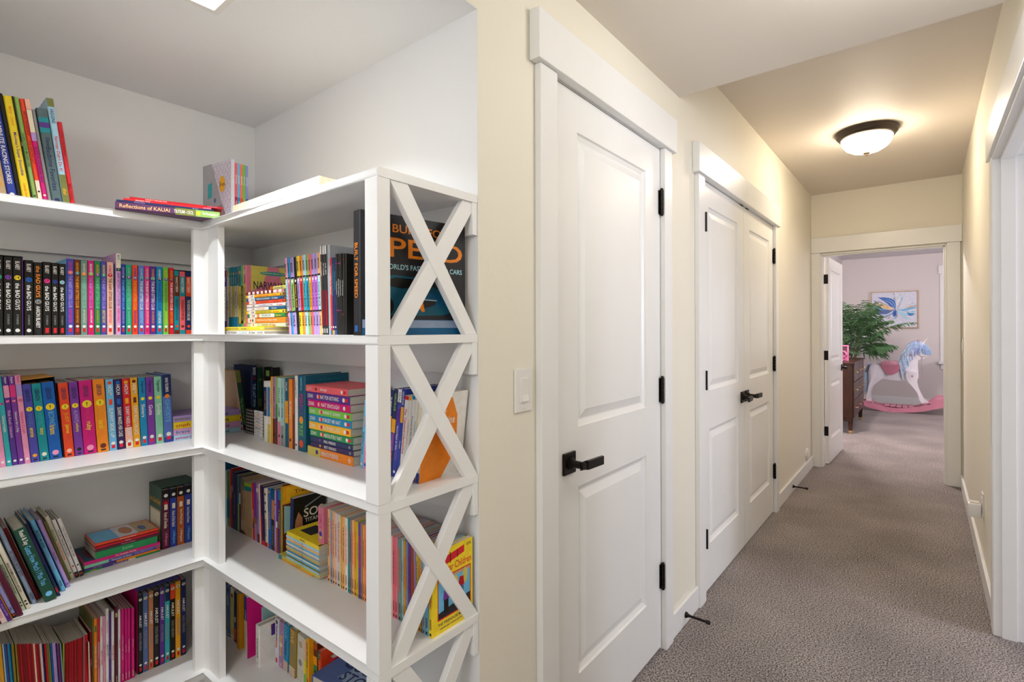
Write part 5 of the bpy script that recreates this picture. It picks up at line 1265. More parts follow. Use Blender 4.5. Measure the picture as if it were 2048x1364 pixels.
cover_art(FLAT['sL4'][3], [rect(.02, .98, .02, .98, 'tealdark'), ('disc', (.5, .85), .4, .1, 'burgundy'), ('disc', (.5, .3), .4, .2, 'burgundy')])
cover_art(FLAT['sR4'][14], [rect(.06, .94, .04, .96, 'yellow'), rect(0.0, 1, .0, .04, 'charcoal'), rect(.2, .6, .5, .85, 'charcoal')])

# ---- slipcases


def slipcase(name, label, o, a0, a1, front, z, h, d, col, lean=0.0, wall=0.0009, title=None, back=True, top=None, side=None):
    w = a1 - a0
    M = book_matrix(o, a0, front, z) @ Matrix.Rotation(R(lean), 4, 'Y')
    s = thing(name, label, 'slipcase', M=M)
    g = 0.0015
    for q in (0, w - wall):
        link('side_panel', boxes([(q, q + wall, g, d, 0, h)]), ink(side or col), s)
    link('top_panel', boxes([(wall, w - wall, g, d, h - wall, h)]), ink(top or col), s)
    link('back_panel', boxes([(wall, w - wall, d - wall, d, 0, h - wall)]), ink(col), s)
    if title:
        bm = bmesh.new()
        mats = []
        for it in title:
            if it[2] not in mats:
                mats.append(it[2])
            k = mats.index(it[2])
            if it[0] == 'r':
                a, b, c, e = it[1]
                q = -0.0003 - 0.0001 * title.index(it)
                f = bm.faces.new([bm.verts.new(p) for p in ((q, (1 - a) * d, c * h), (q, (1 - b) * d, c * h), (q, (1 - b) * d, e * h), (q, (1 - a) * d, e * h))])
                f.material_index = k
            else:
                a, c, ww, hh = it[1]
                write(bm, it[0], lambda p, q: (-0.0006, d - p, q), a * d, c * h, ww * d, hh * h, k)
        link('label_print', bm, [ink(k) for k in mats], s)
    return s


def span(name, i, j):
    r = [x for x in ROWS if x[0] == name][0]
    a, b = r[3][i], r[3][j]
    return a[0], b[0] + b[2] / 0.985


a0, _ = span('L2', 0, 0)
_, a1 = span('L2', 0, 2)
slipcase('slipcase', 'black slipcase with purple side around the three tallest black paperbacks', 'L', a0 - 0.002, a1 + 0.0022, -1.857, 1.299, 0.2085, 0.147, 'black', side='violet', wall=0.0014)
a0, a1 = span('L2', 8, 14)
slipcase('slipcase', 'pale blue slipcase around seven numbered paperbacks on the second shelf', 'L', a0 - 0.0016, a1 + 0.0014, -1.857, 1.299, 0.2125, 0.148, 'royal', side='skyblue', wall=0.0008)
a0, a1 = span('L2', 25, 27)
slipcase('slipcase', 'dark slipcase around three two-tone novels by the corner post', 'L', a0 - 0.0007, a1 + 0.0008, -1.857, 1.299, 0.205, 0.143, 'charcoal', wall=0.0006)
a0, a1 = span('L3', 6, 8)
r6 = [x for x in ROWS if x[0] == 'L3'][0][3][6]
slipcase('slipcase', 'open yellow box around three thick blue and teal books, third shelf', 'L', a0 - 0.0008, a1 + 0.003, -1.855, 0.96, 0.2215, 0.158, 'gold', lean=r6[5], wall=0.0007, side='navy')
a0, a1 = span('L4g', 0, 4)
slipcase('slipcase', 'dark green slipcase holding classic novels on the left fourth shelf', 'L', a0 - 0.0012, a1 + 0.0014, -1.867, 0.623, 0.1925, 0.114, 'dkgreen', wall=0.001,
         title=[('r', (.08, .92, .05, .62), 'tan'), ('r', (.12, .88, .08, .59), 'cream'), ('Anne of Green Gables', (.5, .76, .85, .1), 'gold')])
a0, a1 = span('L5d', 0, 7)
slipcase('slipcase', 'indigo slipcase with purple side around eight numbered graphic novels', 'L', a0 - 0.0016, a1 + 0.0008, -1.831, 0.285, 0.2475, 0.154, 'navy', wall=0.0007, side='magenta', top='bluevio')

# ---- the big dark car book standing across the end of the second shelf
Mb = Matrix.Translation((-0.9405, 0.634, 1.299)) @ Matrix.Rotation(R(-8.3), 4, 'Z')
big = make_book(Mb, 0.029, 0.262, 0.274, 'hardcover', 'charcoal', 'T|BUILT FOR SPEED|.3|.74|orange;Q|.03|.08|blue;B|0|.03|black', 'large black hardcover with a sports car and orange lettering beside the braces', None)
car = [rect(.02, 1, 0, 1, 'charcoal'), rect(.02, 1, 0, .13, 'azuredk'), rect(.02, 1, .06, .125, 'bluegrey'),
       ('text', 'BUILT FOR', (.55, .89), .54, .07, 'orange'), ('text', 'SPEED', (.53, .73), .88, .165, 'orange'), ('text', "WORLD'S FASTEST ROAD CARS", (.575, .57), .78, .045, 'lightcyan'),
       ('poly', [(.06, .2), (.3, .16), (.75, .17), (.95, .22), (.96, .3), (.86, .36), (.7, .4), (.52, .49), (.28, .5), (.12, .43), (.05, .32)], 'tealdark'),
       ('poly', [(.16, .42), (.3, .48), (.5, .475), (.6, .41), (.36, .39)], 'black'), ('poly', [(.4, .33), (.7, .37), (.9, .33), (.84, .25), (.5, .24)], 'azuredk'),
       ('poly', [(.5, .3), (.7, .31), (.68, .26), (.55, .22)], 'charcoal'), ('poly', [(.55, .31), (.7, .305), (.7, .295), (.56, .3)], 'paleblue'), ('poly', [(.5, .27), (.56, .29), (.58, .2), (.55, .2)], 'orange'),
       ('disc', (.2, .24), .09, .09, 'black'), ('disc', (.2, .24), .055, .055, 'slate'), ('disc', (.13, .4), .05, .02, 'bluegrey')]
cover_art((big, 0.029, 0.262, 0.274), car)

# ---- flat books hanging over the inside corner of the top shelf
zt = 1.6365
for t, h, d, yaw, off, col, kind, deco, lab in (
        (0.020, 0.244, 0.132, -18.1, (0, 0), 'plum', 'hardcover', 'B|0|.25|leaf;B|.25|.45|olive;T|Reflections of KAUAI|.5|.96|apricot;T|TSUTSUMI - CECIL|.27|.46|white;D|.22|yellow;T|The Photography of|.02|.18|white', 'plum and green hardcover lying flat, lowest of the top shelf stack'),
        (0.006, 0.226, 0.125, -18.1, (-.004, .004), 'navy', 'picture book', 'T|FRACTALS|.6|.95|lilac;T|MUSIC|.1|.3|bluegrey', 'thin navy book lying flat in the top shelf stack'),
        (0.0075, 0.206, 0.128, -16.5, (-.006, .02), 'red', 'picture book', 'T|MAGIC EYE|.6|.98|palepink;Q|.0|.1|rose', 'red flat book second from the top of the top shelf stack'),
        (0.0065, 0.222, 0.13, -16.0, (-.01, .035), 'crimson', 'picture book', "T|DISNEY'S MAGIC EYE|.5|.96|palepink;T|ANDREWS|.03|.2|rose", 'crimson flat book on top of the top shelf stack')):
    M = flat_matrix('L', 0.402 + off[1], -1.682 + off[0], zt, h, yaw)
    make_book(M, t, h, d, kind, col, deco, lab, 'flat books over the corner of the top shelf')
    zt += t + 0.0003

# ---- boxed craft set in the corner of the top shelf
craft = thing('craft_book_set', 'white circle-patterned craft box in the top shelf corner', 'slipcase', M=Matrix.Translation((-1.705, 0.706, 1.6365)) @ Matrix.Rotation(R(98.0), 4, 'Z'))
link('front_flap', boxes([(0, 0.012, 0, 0.16, 0, 0.217)], bev=0.001), ink('silverwhite'), craft)
link('back_panel', boxes([(0.0122, 0.058, 0.155, 0.16, 0, 0.21)]), ink('silverwhite'), craft)
bm = bmesh.new()


def cf(a, z, e=0.0):
    return (-0.0004 - e, 0.16 - a * 0.16, z * 0.217)


cm = []


def cpoly(pts, key, e):
    if key not in cm:
        cm.append(key)
    f = bm.faces.new([bm.verts.new(cf(a, z, e)) for a, z in pts])
    f.material_index = cm.index(key)


for i in range(7):
    for j in range(8):
        a, z = 0.2 + i * 0.125, 0.1 + j * 0.115
        if a + z * 0.5 > 0.78 and a < 0.97:
            cpoly([(a + .055 * math.cos(k * math.pi / 8), z + .05 * math.sin(k * math.pi / 8)) for k in range(16)], 'mauve', 0)
            cpoly([(a + .049 * math.cos(k * math.pi / 8), z + .044 * math.sin(k * math.pi / 8)) for k in range(16)], 'silverwhite', 0.0001)
cpoly([(0, .0), (.98, .0), (.7, .36), (0, .3)], 'mauvebrown', 0.0002)
cpoly([(0, .3), (.7, .36), (.32, 1), (0, 1)], 'silver', 0.0003)
cpoly([(.18, .48), (.34, .5), (.34, .72), (.18, .7)], 'turquoise', 0.0004)
cpoly([(.44 + .04 * math.cos(k), .44 + .04 * math.sin(k)) for k in range(6)], 'denim', 0.0004)
cpoly([(.33 + .1 * math.cos(k * math.pi / 6), .2 + .1 * math.sin(k * math.pi / 6)) for k in range(12)], 'silver', 0.0004)
cpoly([(.7 + .1 * math.cos(k * math.pi / 9), .66 + .12 * math.sin(k * math.pi / 9)) for k in range(18)], 'yelloworange', 0.0005)
for s, a, z, w, h in (('5', .63, .66, .05, .07), ('BOOKS', .74, .65, .12, .05), ('CROCHET', .5, .06, .4, .05)):
    key = 'charcoal' if s != 'CROCHET' else 'white'
    if key not in cm:
        cm.append(key)
    write(bm, s, lambda p, q: cf(p / 0.16, q / 0.217, 0.0007), a * 0.16, z * 0.217, w * 0.16, h * 0.217, cm.index(key))
link('cover_print', bm, [ink(k) for k in cm], craft)
Mc = Matrix.Translation((-1.705, 0.706, 1.6365)) @ Matrix.Rotation(R(98), 4, 'Z')
for k, (c1, c2) in enumerate((('coral', 'crimson'), ('skyblue', 'azure'), ('salmon', 'redorange'), ('lime', 'leaf'), ('periwinkle', 'royal'))):
    make_book(Mc @ Matrix.Translation((0.0128 + k * 0.009, 0.001, 0)), 0.0087, 0.208, 0.15, 'paperback', c1, 'B|0|.48|%s;T|YOUR SEWING BASICS|.02|.46|white;T|SEWING|.6|.9|white' % c2,
              'slim %s paperback, %s inside the craft box on the top shelf' % (PHRASE.get(c1, c1), nth(k + 1)), 'slim books in the craft box')

# ---- pale wooden tray on the top shelf
tray = thing('wooden_box', 'long pale wooden box lying on the right top shelf', 'box', (-1.35, 0.66, 1.6365))
bm = boxes([(-0.235, 0.235, 0, 0.01, 0, 0.040), (-0.235, 0.235, 0.17, 0.18, 0, 0.040), (-0.235, -0.225, 0.01, 0.17, 0, 0.040), (0.225, 0.235, 0.01, 0.17, 0, 0.040), (-0.225, 0.225, 0.01, 0.17, 0.0, 0.006)], bev=0.001)
link('body', bm, M_PINE, tray)
link('lid', boxes([(-0.2245, 0.2245, 0.0105, 0.1695, 0.032, 0.038)]), M_PINE, tray)
bm = bmesh.new()
write(bm, 'Melissa & Doug', lambda a, b: (a, -0.0004, b), -0.09, 0.016, 0.075, 0.012)
link('lettering', bm, mat('brand ink', '6a625c', rough=0.7), tray)

# ---- blue book lying in front on the lowest right shelf
Mg = Matrix.Translation((-1.288, 0.735, 0.2855)) @ Matrix.Rotation(R(7), 4, 'Z') @ Matrix(((0, 1, 0, 0), (0, 0, 1, 0), (1, 0, 0, 0), (0, 0, 0, 1)))
god = make_book(Mg, 0.098, 0.148, 0.225, 'hardcover', 'denim', '', 'thick blue storybook lying flat at the end of the lowest right shelf', None)
cover_art((god, 0.098, 0.148, 0.225), [('poly', [(.3, .2), (.98, .05), (.98, .7), (.6, .98), (.4, .8)], 'bluegrey'), ('poly', [(.7, .75), (.98, .6), (.98, .95), (.75, .97)], 'leaf'), ('text', "God's", (.45, .62), .55, .3, 'navy'), ('text', 'STORY', (.62, .3), .6, .24, 'navy')])

# ------------------------------------------------------------------ fixtures
nl = thing('recessed_light', 'square recessed light panel in the book nook ceiling', 'ceiling light', (-1.255, 0.435, 2.0895))
M_GLOW = mat('light panel', 'ffffff', emit=((1.0, 0.965, 0.95), 7.0))
bm = bmesh.new()
box(bm, -0.08, 0.08, -0.08, 0.08, -0.004, -0.0005)
link('diffuser', bm, M_GLOW, nl)
link('trim_ring', boxes([(-0.095, -0.081, -0.095, 0.095, -0.006, -0.0005), (0.081, 0.095, -0.095, 0.095, -0.006, -0.0005), (-0.081, 0.081, -0.095, -0.081, -0.006, -0.0005), (-0.081, 0.081, 0.081, 0.095, -0.006, -0.0005)]), M_PLATE, nl)
area_light('nook_downlight', (-1.255, 0.435, 2.078), (0, 0, 0), 0.05, 5.8, (0.93, 0.97, 1.0)).data.spread = R(120)

cl = thing('ceiling_lamp', 'glowing frosted glass dome lamp with dark bronze rim', 'ceiling lamp', (-0.29, 4.0, 2.58))
bm = bmesh.new()
lathe(bm, [(0.172, -0.0005), (0.172, -0.012), (0.166, -0.02), (0.164, -0.028), (0.155, -0.034), (0.152, -0.044), (0.142, -0.05), (0.128, -0.05)], (0, 0, 0), 'Z', 48)
link('canopy_ring', bm, mat('dark bronze', '3a3028', rough=0.45, metal=0.5), cl, smooth=True)
bm = bmesh.new()
lathe(bm, [(0.139, -0.0505), (0.138, -0.06), (0.129, -0.085), (0.11, -0.108), (0.08, -0.127), (0.045, -0.138), (0.012, -0.141)], (0, 0, 0), 'Z', 48)
link('glass_dome', bm, mat('lit frosted glass', 'fff4e2', emit=((1.0, 0.86, 0.67), 50.0)), cl, smooth=True)
bm = bmesh.new()
lathe(bm, [(0.002, -0.140), (0.022, -0.141), (0.02, -0.146), (0.01, -0.15), (0.009, -0.156), (0.006, -0.16), (0.001, -0.161)], (0, 0, 0), 'Z', 20)
link('finial', bm, mat('finial metal', '8a7a68', rough=0.4, metal=0.6), cl, smooth=True)

sw = thing('light_switch', 'white rocker light switch on the beige wall beside the first door', 'light switch', M=left_wall(1.0935, 1.148))
link('plate', boxes([(-0.0375, 0.0375, -0.006, -0.0003, -0.0585, 0.0585)], bev=0.002), M_PLATE, sw)
bm = boxes([(-0.0165, 0.0165, -0.0085, -0.005, -0.033, 0.033)], bev=0.001)
rk = link('rocker', bm, M_PLATE, sw)
bm = bmesh.new()
prism(bm, [(-0.0075, -0.030), (-0.0125, -0.030), (-0.0092, -0.012), (-0.0096, 0.031), (-0.0075, 0.031)], lambda a, b, d: (d, a, b), -0.0105, 0.0145)
link('paddle', bm, M_PLATE, rk)
for z in (-0.048, 0.048):
    bm = bmesh.new()
    lathe(bm, [(0.0035, -0.0055), (0.0033, -0.0072), (0.0015, -0.008)], (0, 0, z), 'Y', 12)
    link('screw', bm, M_PLATE, sw, smooth=True)


def door_stop(y, z, label):
    o = thing('door_stop', label, 'door stop', (-0.83, y, z), group=None)
    bm = bmesh.new()
    lathe(bm, [(0.013, 0.0003), (0.013, 0.006), (0.008, 0.012), (0.0055, 0.022), (0.0048, 0.03), (0.0048, 0.088)], (0, 0, 0), 'X', 16)
    for k in range(18):
        x = 0.03 + k * 0.0031
        lathe(bm, [(0.0046, x), (0.0056, x + 0.0015), (0.0046, x + 0.003)], (0, 0, 0), 'X', 12)
    link('stem', bm, M_BLACK, o, smooth=True)
    bm = bmesh.new()
    lathe(bm, [(0.0055, 0.087), (0.0085, 0.089), (0.0085, 0.104), (0.006, 0.107), (0.001, 0.1075)], (0, 0, 0), 'X', 16)
    link('rubber_tip', bm, mat('black rubber', '100e0d', rough=0.7), o, smooth=True)


door_stop(2.25, 0.045, 'black spring door stop on the baseboard between the two doorways')
door_stop(4.62, 0.045, 'black spring door stop on the baseboard past the double doors')

cap = thing('wall_plug', 'round white cap low on the wall near the passage end', 'wall cap', (XW, 5.325, 0.165))
bm = bmesh.new()
lathe(bm, [(0.058, 0.0003), (0.058, 0.006), (0.052, 0.012), (0.02, 0.016), (0.001, 0.0165)], (0, 0, 0), 'X', 32)
link('cover', bm, M_PLATE, cap, smooth=True)

ol = thing('wall_outlet', 'white outlet plate low on the beige passage wall', 'outlet', (XR, 3.70, 0.375))
link('plate', boxes([(-0.006, -0.0003, -0.037, 0.037, -0.058, 0.058)], bev=0.002), M_PLATE, ol)
link('socket_face', boxes([(-0.0085, -0.0055, -0.017, 0.017, 0.004, 0.034)], bev=0.001), M_PLATE, ol)
pl = thing('plug_in_freshener', 'small white plug-in air freshener in the low outlet', 'air freshener', (XR - 0.009, 3.70, 0.345))
link('body', boxes([(-0.055, 0.0, -0.03, 0.03, -0.045, 0.03)], bev=0.009), M_PLATE, pl, smooth=True)
link('vent_top', boxes([(-0.047, -0.008, -0.02, 0.02, 0.0295, 0.036)], bev=0.003), mat('white vent', 'd8d0c8', rough=0.5), pl)

tp = thing('wall_switch', 'narrow white switch plate near the bedroom doorway', 'light switch', (XR, 5.47, 1.165))
link('plate', boxes([(-0.006, -0.0003, -0.037, 0.037, -0.058, 0.058)], bev=0.002), M_PLATE, tp)
link('rocker', boxes([(-0.011, -0.0055, -0.016, 0.016, -0.033, 0.033)], bev=0.001), M_PLATE, tp)

# ------------------------------------------------------------------ bedroom
dr = thing('dresser', 'dark walnut dresser with six drawers and brass knobs', 'dresser', (-0.69, 8.25, 0))
W2 = 0.65
link('body', boxes([(-0.46, -0.012, -W2, W2, 0.19, 0.862)], bev=0.002), M_WALNUT, dr)
link('top', boxes([(-0.475, 0.012, -W2 - 0.015, W2 + 0.015, 0.8625, 0.888)], bev=0.004), M_WALNUT, dr)
bm = bmesh.new()
prism(bm, [(-0.44, 0.189), (-0.03, 0.189), (-0.03, 0.155), (-0.09, 0.15), (-0.13, 0.16), (-0.2, 0.135), (-0.27, 0.16), (-0.31, 0.15), (-0.44, 0.155)], lambda a, b, d: (a, d, b), -W2 + 0.001, -W2 + 0.02)
link('apron', bm, M_WALNUT, dr)
for sx in (-0.43, -0.036):
    for sy in (-W2 + 0.032, W2 - 0.032):
        bm = bmesh.new()
        s = 0.028
        box(bm, sx - s, sx + s, sy - s, sy + s, 0.04, 0.19)
        for v in bm.verts:
            if v.co.z < 0.1:
                v.co.x = sx + (v.co.x - sx) * 0.75
                v.co.y = sy + (v.co.y - sy) * 0.75
        lg = link('leg', bm, M_WALNUT, dr)
        link('brass_foot', boxes([(sx - 0.0215, sx + 0.0215, sy - 0.0215, sy + 0.0215, 0.0, 0.0395)], bev=0.001), M_BRASS, lg)
for r in range(3):
    for c in range(2):
        y0 = -W2 + 0.012 + c * W2
        z0 = 0.20 + r * 0.222
        dw = link('drawer', boxes([(-0.0115, 0.004, y0, y0 + W2 - 0.02, z0, z0 + 0.214)], bev=0.003), M_WALNUT, dr)
        for k in (0.2, 0.8):
            yy = y0 + (W2 - 0.02) * k
            bm = bmesh.new()
            tube(bm, [(0.004, yy, z0 + 0.12), (0.032, yy, z0 + 0.12)], 0.005, 8)
            tube(bm, [(0.032, yy - 0.024, z0 + 0.12), (0.032, yy + 0.024, z0 + 0.12)], 0.0075, 8)
            link('knob', bm, M_BRASS, dw, smooth=True)

pf = thing('photo_holder', 'pink standing photo frame on the dresser', 'photo frame', (-0.84, 7.92, 0.8885))
M_PINK = mat('pink metallic', 'd879a4', rough=0.25, metal=0.35)
link('frame', boxes([(-0.08, -0.062, -0.01, 0.01, 0, 0.205), (0.052, 0.07, -0.01, 0.01, 0, 0.205), (-0.062, 0.052, -0.01, 0.01, 0, 0.05), (-0.062, 0.052, -0.01, 0.01, 0.187, 0.205)], bev=0.002), M_PINK, pf)
link('picture', boxes([(-0.062, 0.052, -0.002, 0.008, 0.05, 0.187)]), mat('dark photo', '57343a', rough=0.4, noise=0.3, scale=20), pf)
orn = thing('pink_ornament', 'glossy pink looped ornament in front of the photo frame', 'ornament', (-0.85, 7.83, 0.8885))
bm = bmesh.new()
for cx, cz, rr, tilt in ((0.0, 0.045, 0.042, 0.4), (0.03, 0.09, 0.038, -0.5), (-0.02, 0.095, 0.04, 1.0)):
    tube(bm, [(cx + rr * math.cos(k * math.pi / 10) * math.cos(tilt), rr * math.cos(k * math.pi / 10) * math.sin(tilt), cz + rr * math.sin(k * math.pi / 10)) for k in range(21)], 0.009, 8)
link('loops', bm, mat('glossy pink', 'e07db0', rough=0.12, metal=0.4), orn, smooth=True)

# wall art
art = thing('framed_painting', 'framed abstract blue flower painting above the rocking horse', 'painting', (-0.418, 11.098, 1.633))
FW, FH = 0.33, 0.32
link('frame', boxes([(-FW, -FW + 0.014, -0.04, 0, -FH, FH), (FW - 0.014, FW, -0.04, 0, -FH, FH), (-FW + 0.014, FW - 0.014, -0.04, 0, FH - 0.014, FH), (-FW + 0.014, FW - 0.014, -0.04, 0, -FH, -FH + 0.014)], bev=0.001), M_OAK, art)
cv = link('canvas', boxes([(-FW + 0.016, FW - 0.016, -0.03, -0.006, -FH + 0.016, FH - 0.016)]), mat('canvas', 'dcdbe6', rough=0.7, noise=0.05, scale=30), art)
bm = bmesh.new()
pm = []
lv = [0]
rnd = random.Random(3)


def stroke(pts, key):
    if key not in pm:
        pm.append(key)
    lv[0] += 1
    f = bm.faces.new([bm.verts.new((a * 2 * (FW - 0.016), -0.0302 - lv[0] * 0.00002, b * 2 * (FH - 0.016))) for a, b in pts])
    f.material_index = pm.index(key)


def petal(tip, w, key, base=(0.03, -0.02), bend=0.0):
    dx, dz = tip[0] - base[0], tip[1] - base[1]
    nx, nz = -dz, dx
    L, Rr = [], []
    for k in range(9):
        t = k / 8
        q = w * math.sin(math.pi * (t * 0.97 + 0.015)) ** 0.8
        cx, cz = base[0] + dx * t + nx * bend * math.sin(math.pi * t), base[1] + dz * t + nz * bend * math.sin(math.pi * t)
        ln = math.hypot(nx, nz)
        L.append((cx + nx / ln * q, cz + nz / ln * q))
        Rr.append((cx - nx / ln * q, cz - nz / ln * q))
    clampf = lambda p: (max(-0.495, min(0.495, p[0])), max(-0.495, min(0.495, p[1])))
    stroke([clampf(p) for p in L + Rr[::-1]], key)


def fan(tips, w, keys, n, bend):
    """many thin strokes between the tips, like one brushed petal"""
    for i in range(n):
        t = rnd.random()
        j = min(int(t * (len(tips) - 1)), len(tips) - 2)
        f = t * (len(tips) - 1) - j
        tx = tips[j][0] * (1 - f) + tips[j + 1][0] * f
        tz = tips[j][1] * (1 - f) + tips[j + 1][1] * f
        sc = rnd.uniform(0.72, 1.08)
        b0 = (0.03 + rnd.uniform(-.012, .012), -0.02 + rnd.uniform(-.012, .012))
        st = (b0[0] + (tx - b0[0]) * rnd.uniform(0, .25), b0[1] + (tz - b0[1]) * rnd.uniform(0, .25))
        petal((b0[0] + (tx - b0[0]) * sc, b0[1] + (tz - b0[1]) * sc), w * rnd.uniform(.6, 1.7), keys[min(int(rnd.random() * len(keys)), len(keys) - 1)], st, bend * rnd.uniform(.4, 1.4))


fan([(-0.14, 0.46), (0.0, 0.5), (0.16, 0.44), (0.22, 0.3)], 0.022, ['paleblue', 'silverwhite', 'silverwhite', 'white', 'silverwhite', 'paleblue', 'white', 'bluegrey'], 70, 0.03)
fan([(0.36, 0.2), (0.49, 0.16), (0.49, 0.04)], 0.018, ['paleblue', 'silverwhite', 'white', 'silverwhite', 'silverwhite', 'skyblue', 'white', 'tan'], 50, -0.05)
fan([(0.46, -0.05), (0.44, -0.14), (0.34, -0.2)], 0.018, ['paleblue', 'silverwhite', 'white', 'silverwhite', 'skyblue', 'apricot'], 36, -0.12)
petal((0.45, -0.12), 0.03, 'azure', (0.28, -0.08), bend=-0.2)
petal((0.42, -0.15), 0.02, 'cornflower', (0.3, -0.13), bend=-0.2)
fan([(-0.46, 0.06), (-0.47, 0.2), (-0.42, 0.34)], 0.02, ['skyblue', 'paleblue', 'cornflower', 'skyblue', 'bluegrey'], 34, 0.06)
petal((-0.30, 0.36), 0.085, 'blue', bend=-0.16)
petal((-0.36, 0.37), 0.04, 'blue', bend=-0.1)
fan([(-0.44, 0.14), (-0.36, 0.28)], 0.012, ['apricot', 'tan', 'apricot', 'cream', 'mauve'], 18, 0.0)
petal((-0.2, 0.33), 0.006, 'paleblue', bend=-0.2)
petal((-0.26, 0.3), 0.005, 'cream', bend=-0.14)
fan([(-0.42, 0.02), (-0.40, -0.1)], 0.03, ['cornflower', 'denim', 'royal'], 8, 0.08)
fan([(-0.3, -0.2), (-0.1, -0.32), (0.05, -0.26)], 0.022, ['periwinkle', 'bluegrey', 'paleblue', 'silverwhite', 'bluegrey', 'tan'], 30, 0.08)
petal((0.0, -0.2), 0.05, 'blue')
petal((0.04, -0.16), 0.02, 'royal')
petal((0.16, -0.22), 0.012, 'royal', bend=0.05)
fan([(0.25, -0.4), (0.4, -0.3)], 0.014, ['paleblue', 'silverwhite'], 10, 0.0)
link('brushwork', bm, [ink(k) for k in pm], cv)

# palm in its pot
palm = thing('potted_palm', 'bushy green palm standing behind the dresser', 'plant', (-0.93, 9.28, 0))
bm = bmesh.new()
lathe(bm, [(0.10, 0), (0.13, 0.02), (0.155, 0.26), (0.165, 0.28), (0.15, 0.285), (0.145, 0.25)], (0, 0, 0), 'Z', 28)
link('pot', bm, mat('charcoal pot', '3c3836', rough=0.6), palm, smooth=True)
bm = bmesh.new()
lathe(bm, [(0.146, 0.25), (0.08, 0.262), (0.001, 0.265)], (0, 0, 0), 'Z', 24)
link('soil', bm, mat('soil', '2a2018', rough=0.95, noise=0.3, scale=60), palm)
bm = bmesh.new()
for k in range(5):
    a = k * 2 * math.pi / 5
    tube(bm, [(0.04 * math.cos(a), 0.04 * math.sin(a), 0.255), (0.045 * math.cos(a + .3), 0.045 * math.sin(a + .3), 0.55), (0.08 + 0.03 * math.cos(a), 0.03 * math.sin(a), 0.85), (0.18 + 0.02 * math.cos(a), 0.02, 1.31)], [0.014, 0.011, 0.008, 0.005], 7)
link('stems', bm, mat('palm stem', '5a6038', rough=0.6, noise=0.2), palm, smooth=True)
M_FROND = mat('palm leaf', '55774f', rough=0.38, noise=0.4, scale=12)


def frond(start, az, length, rise, droop, n=22, leaf=0.17):
    bm = bmesh.new()
    pts = []
    for k in range(n + 1):
        t = k / n
        r = length * t * (1 - 0.1 * t)
        pts.append(Vector((start[0] + r * math.cos(az) * math.cos(rise * (1 - t * .35)), start[1] + r * math.sin(az) * math.cos(rise * (1 - t * .35)), start[2] + r * math.sin(rise) - droop * t * t)))
    tube(bm, pts, [0.006 * (1 - 0.8 * k / n) for k in range(n + 1)], 5)
    for k in range(3, n + 1):
        t = k / n
        tan = (pts[k] - pts[k - 1]).normalized()
        side = tan.cross(Vector((0, 0, 1))).normalized()
        L = leaf * (math.sin(math.pi * (0.12 + 0.8 * t)) ** 0.7) * rnd.uniform(0.85, 1.1)
        for s in (-1, 1):
            d = (side * s * 0.86 + tan * 0.62 + Vector((0, 0, rnd.uniform(-0.8, -0.1)))).normalized()
            nrm = d.cross(tan).normalized()
            wd = d.cross(nrm).normalized() * 0.0095
            p0 = pts[k]
            p1 = p0 + d * L * 0.45
            p2 = p0 + d * L + Vector((0, 0, -0.22 * L))
            v = [bm.verts.new(q) for q in (p0 - wd * .4, p0 + wd * .4, p1 + wd, p2, p1 - wd)]
            bm.faces.new(v)
    return bm


def press(bm):
    # the walls and the dresser keep the fronds on this side of them
    for v in bm.verts:
        if v.co.x < -0.22:
            v.co.x = -0.22 + (v.co.x + 0.22) * 0.06
        if v.co.y < -0.30 and v.co.z < 0.95:
            v.co.y = -0.30 + (v.co.y + 0.30) * 0.06
        if v.co.z < 0.93 and v.co.x < 0.22 and v.co.y < -0.25:
            v.co.z = 0.93
    return bm


for k in range(44):
    az = k * 2.399 + 0.3
    lay = k / 43
    z0 = 1.38 - 0.48 * lay
    bm = frond((0.14, 0.02, z0), az, 0.40 + 0.10 * rnd.random(), 1.42 - 0.95 * lay + rnd.uniform(-.1, .1), 0.06 + 0.08 * lay, n=17, leaf=0.21)
    link('frond', press(bm), M_FROND, palm)
for az, ln, ri, dp, z0 in ((-0.1, 0.86, 0.9, 0.26, 1.05), (0.2, 0.52, 0.9, 0.14, 1.2), (0.1, 0.50, 0.35, 0.10, 1.0), (-0.4, 0.46, 0.3, 0.10, 1.0), (0.5, 0.5, 0.55, 0.12, 0.95)):
    link('frond', press(frond((0.17, 0.02, z0), az, ln, ri, dp, n=24, leaf=0.16)), M_FROND, palm)

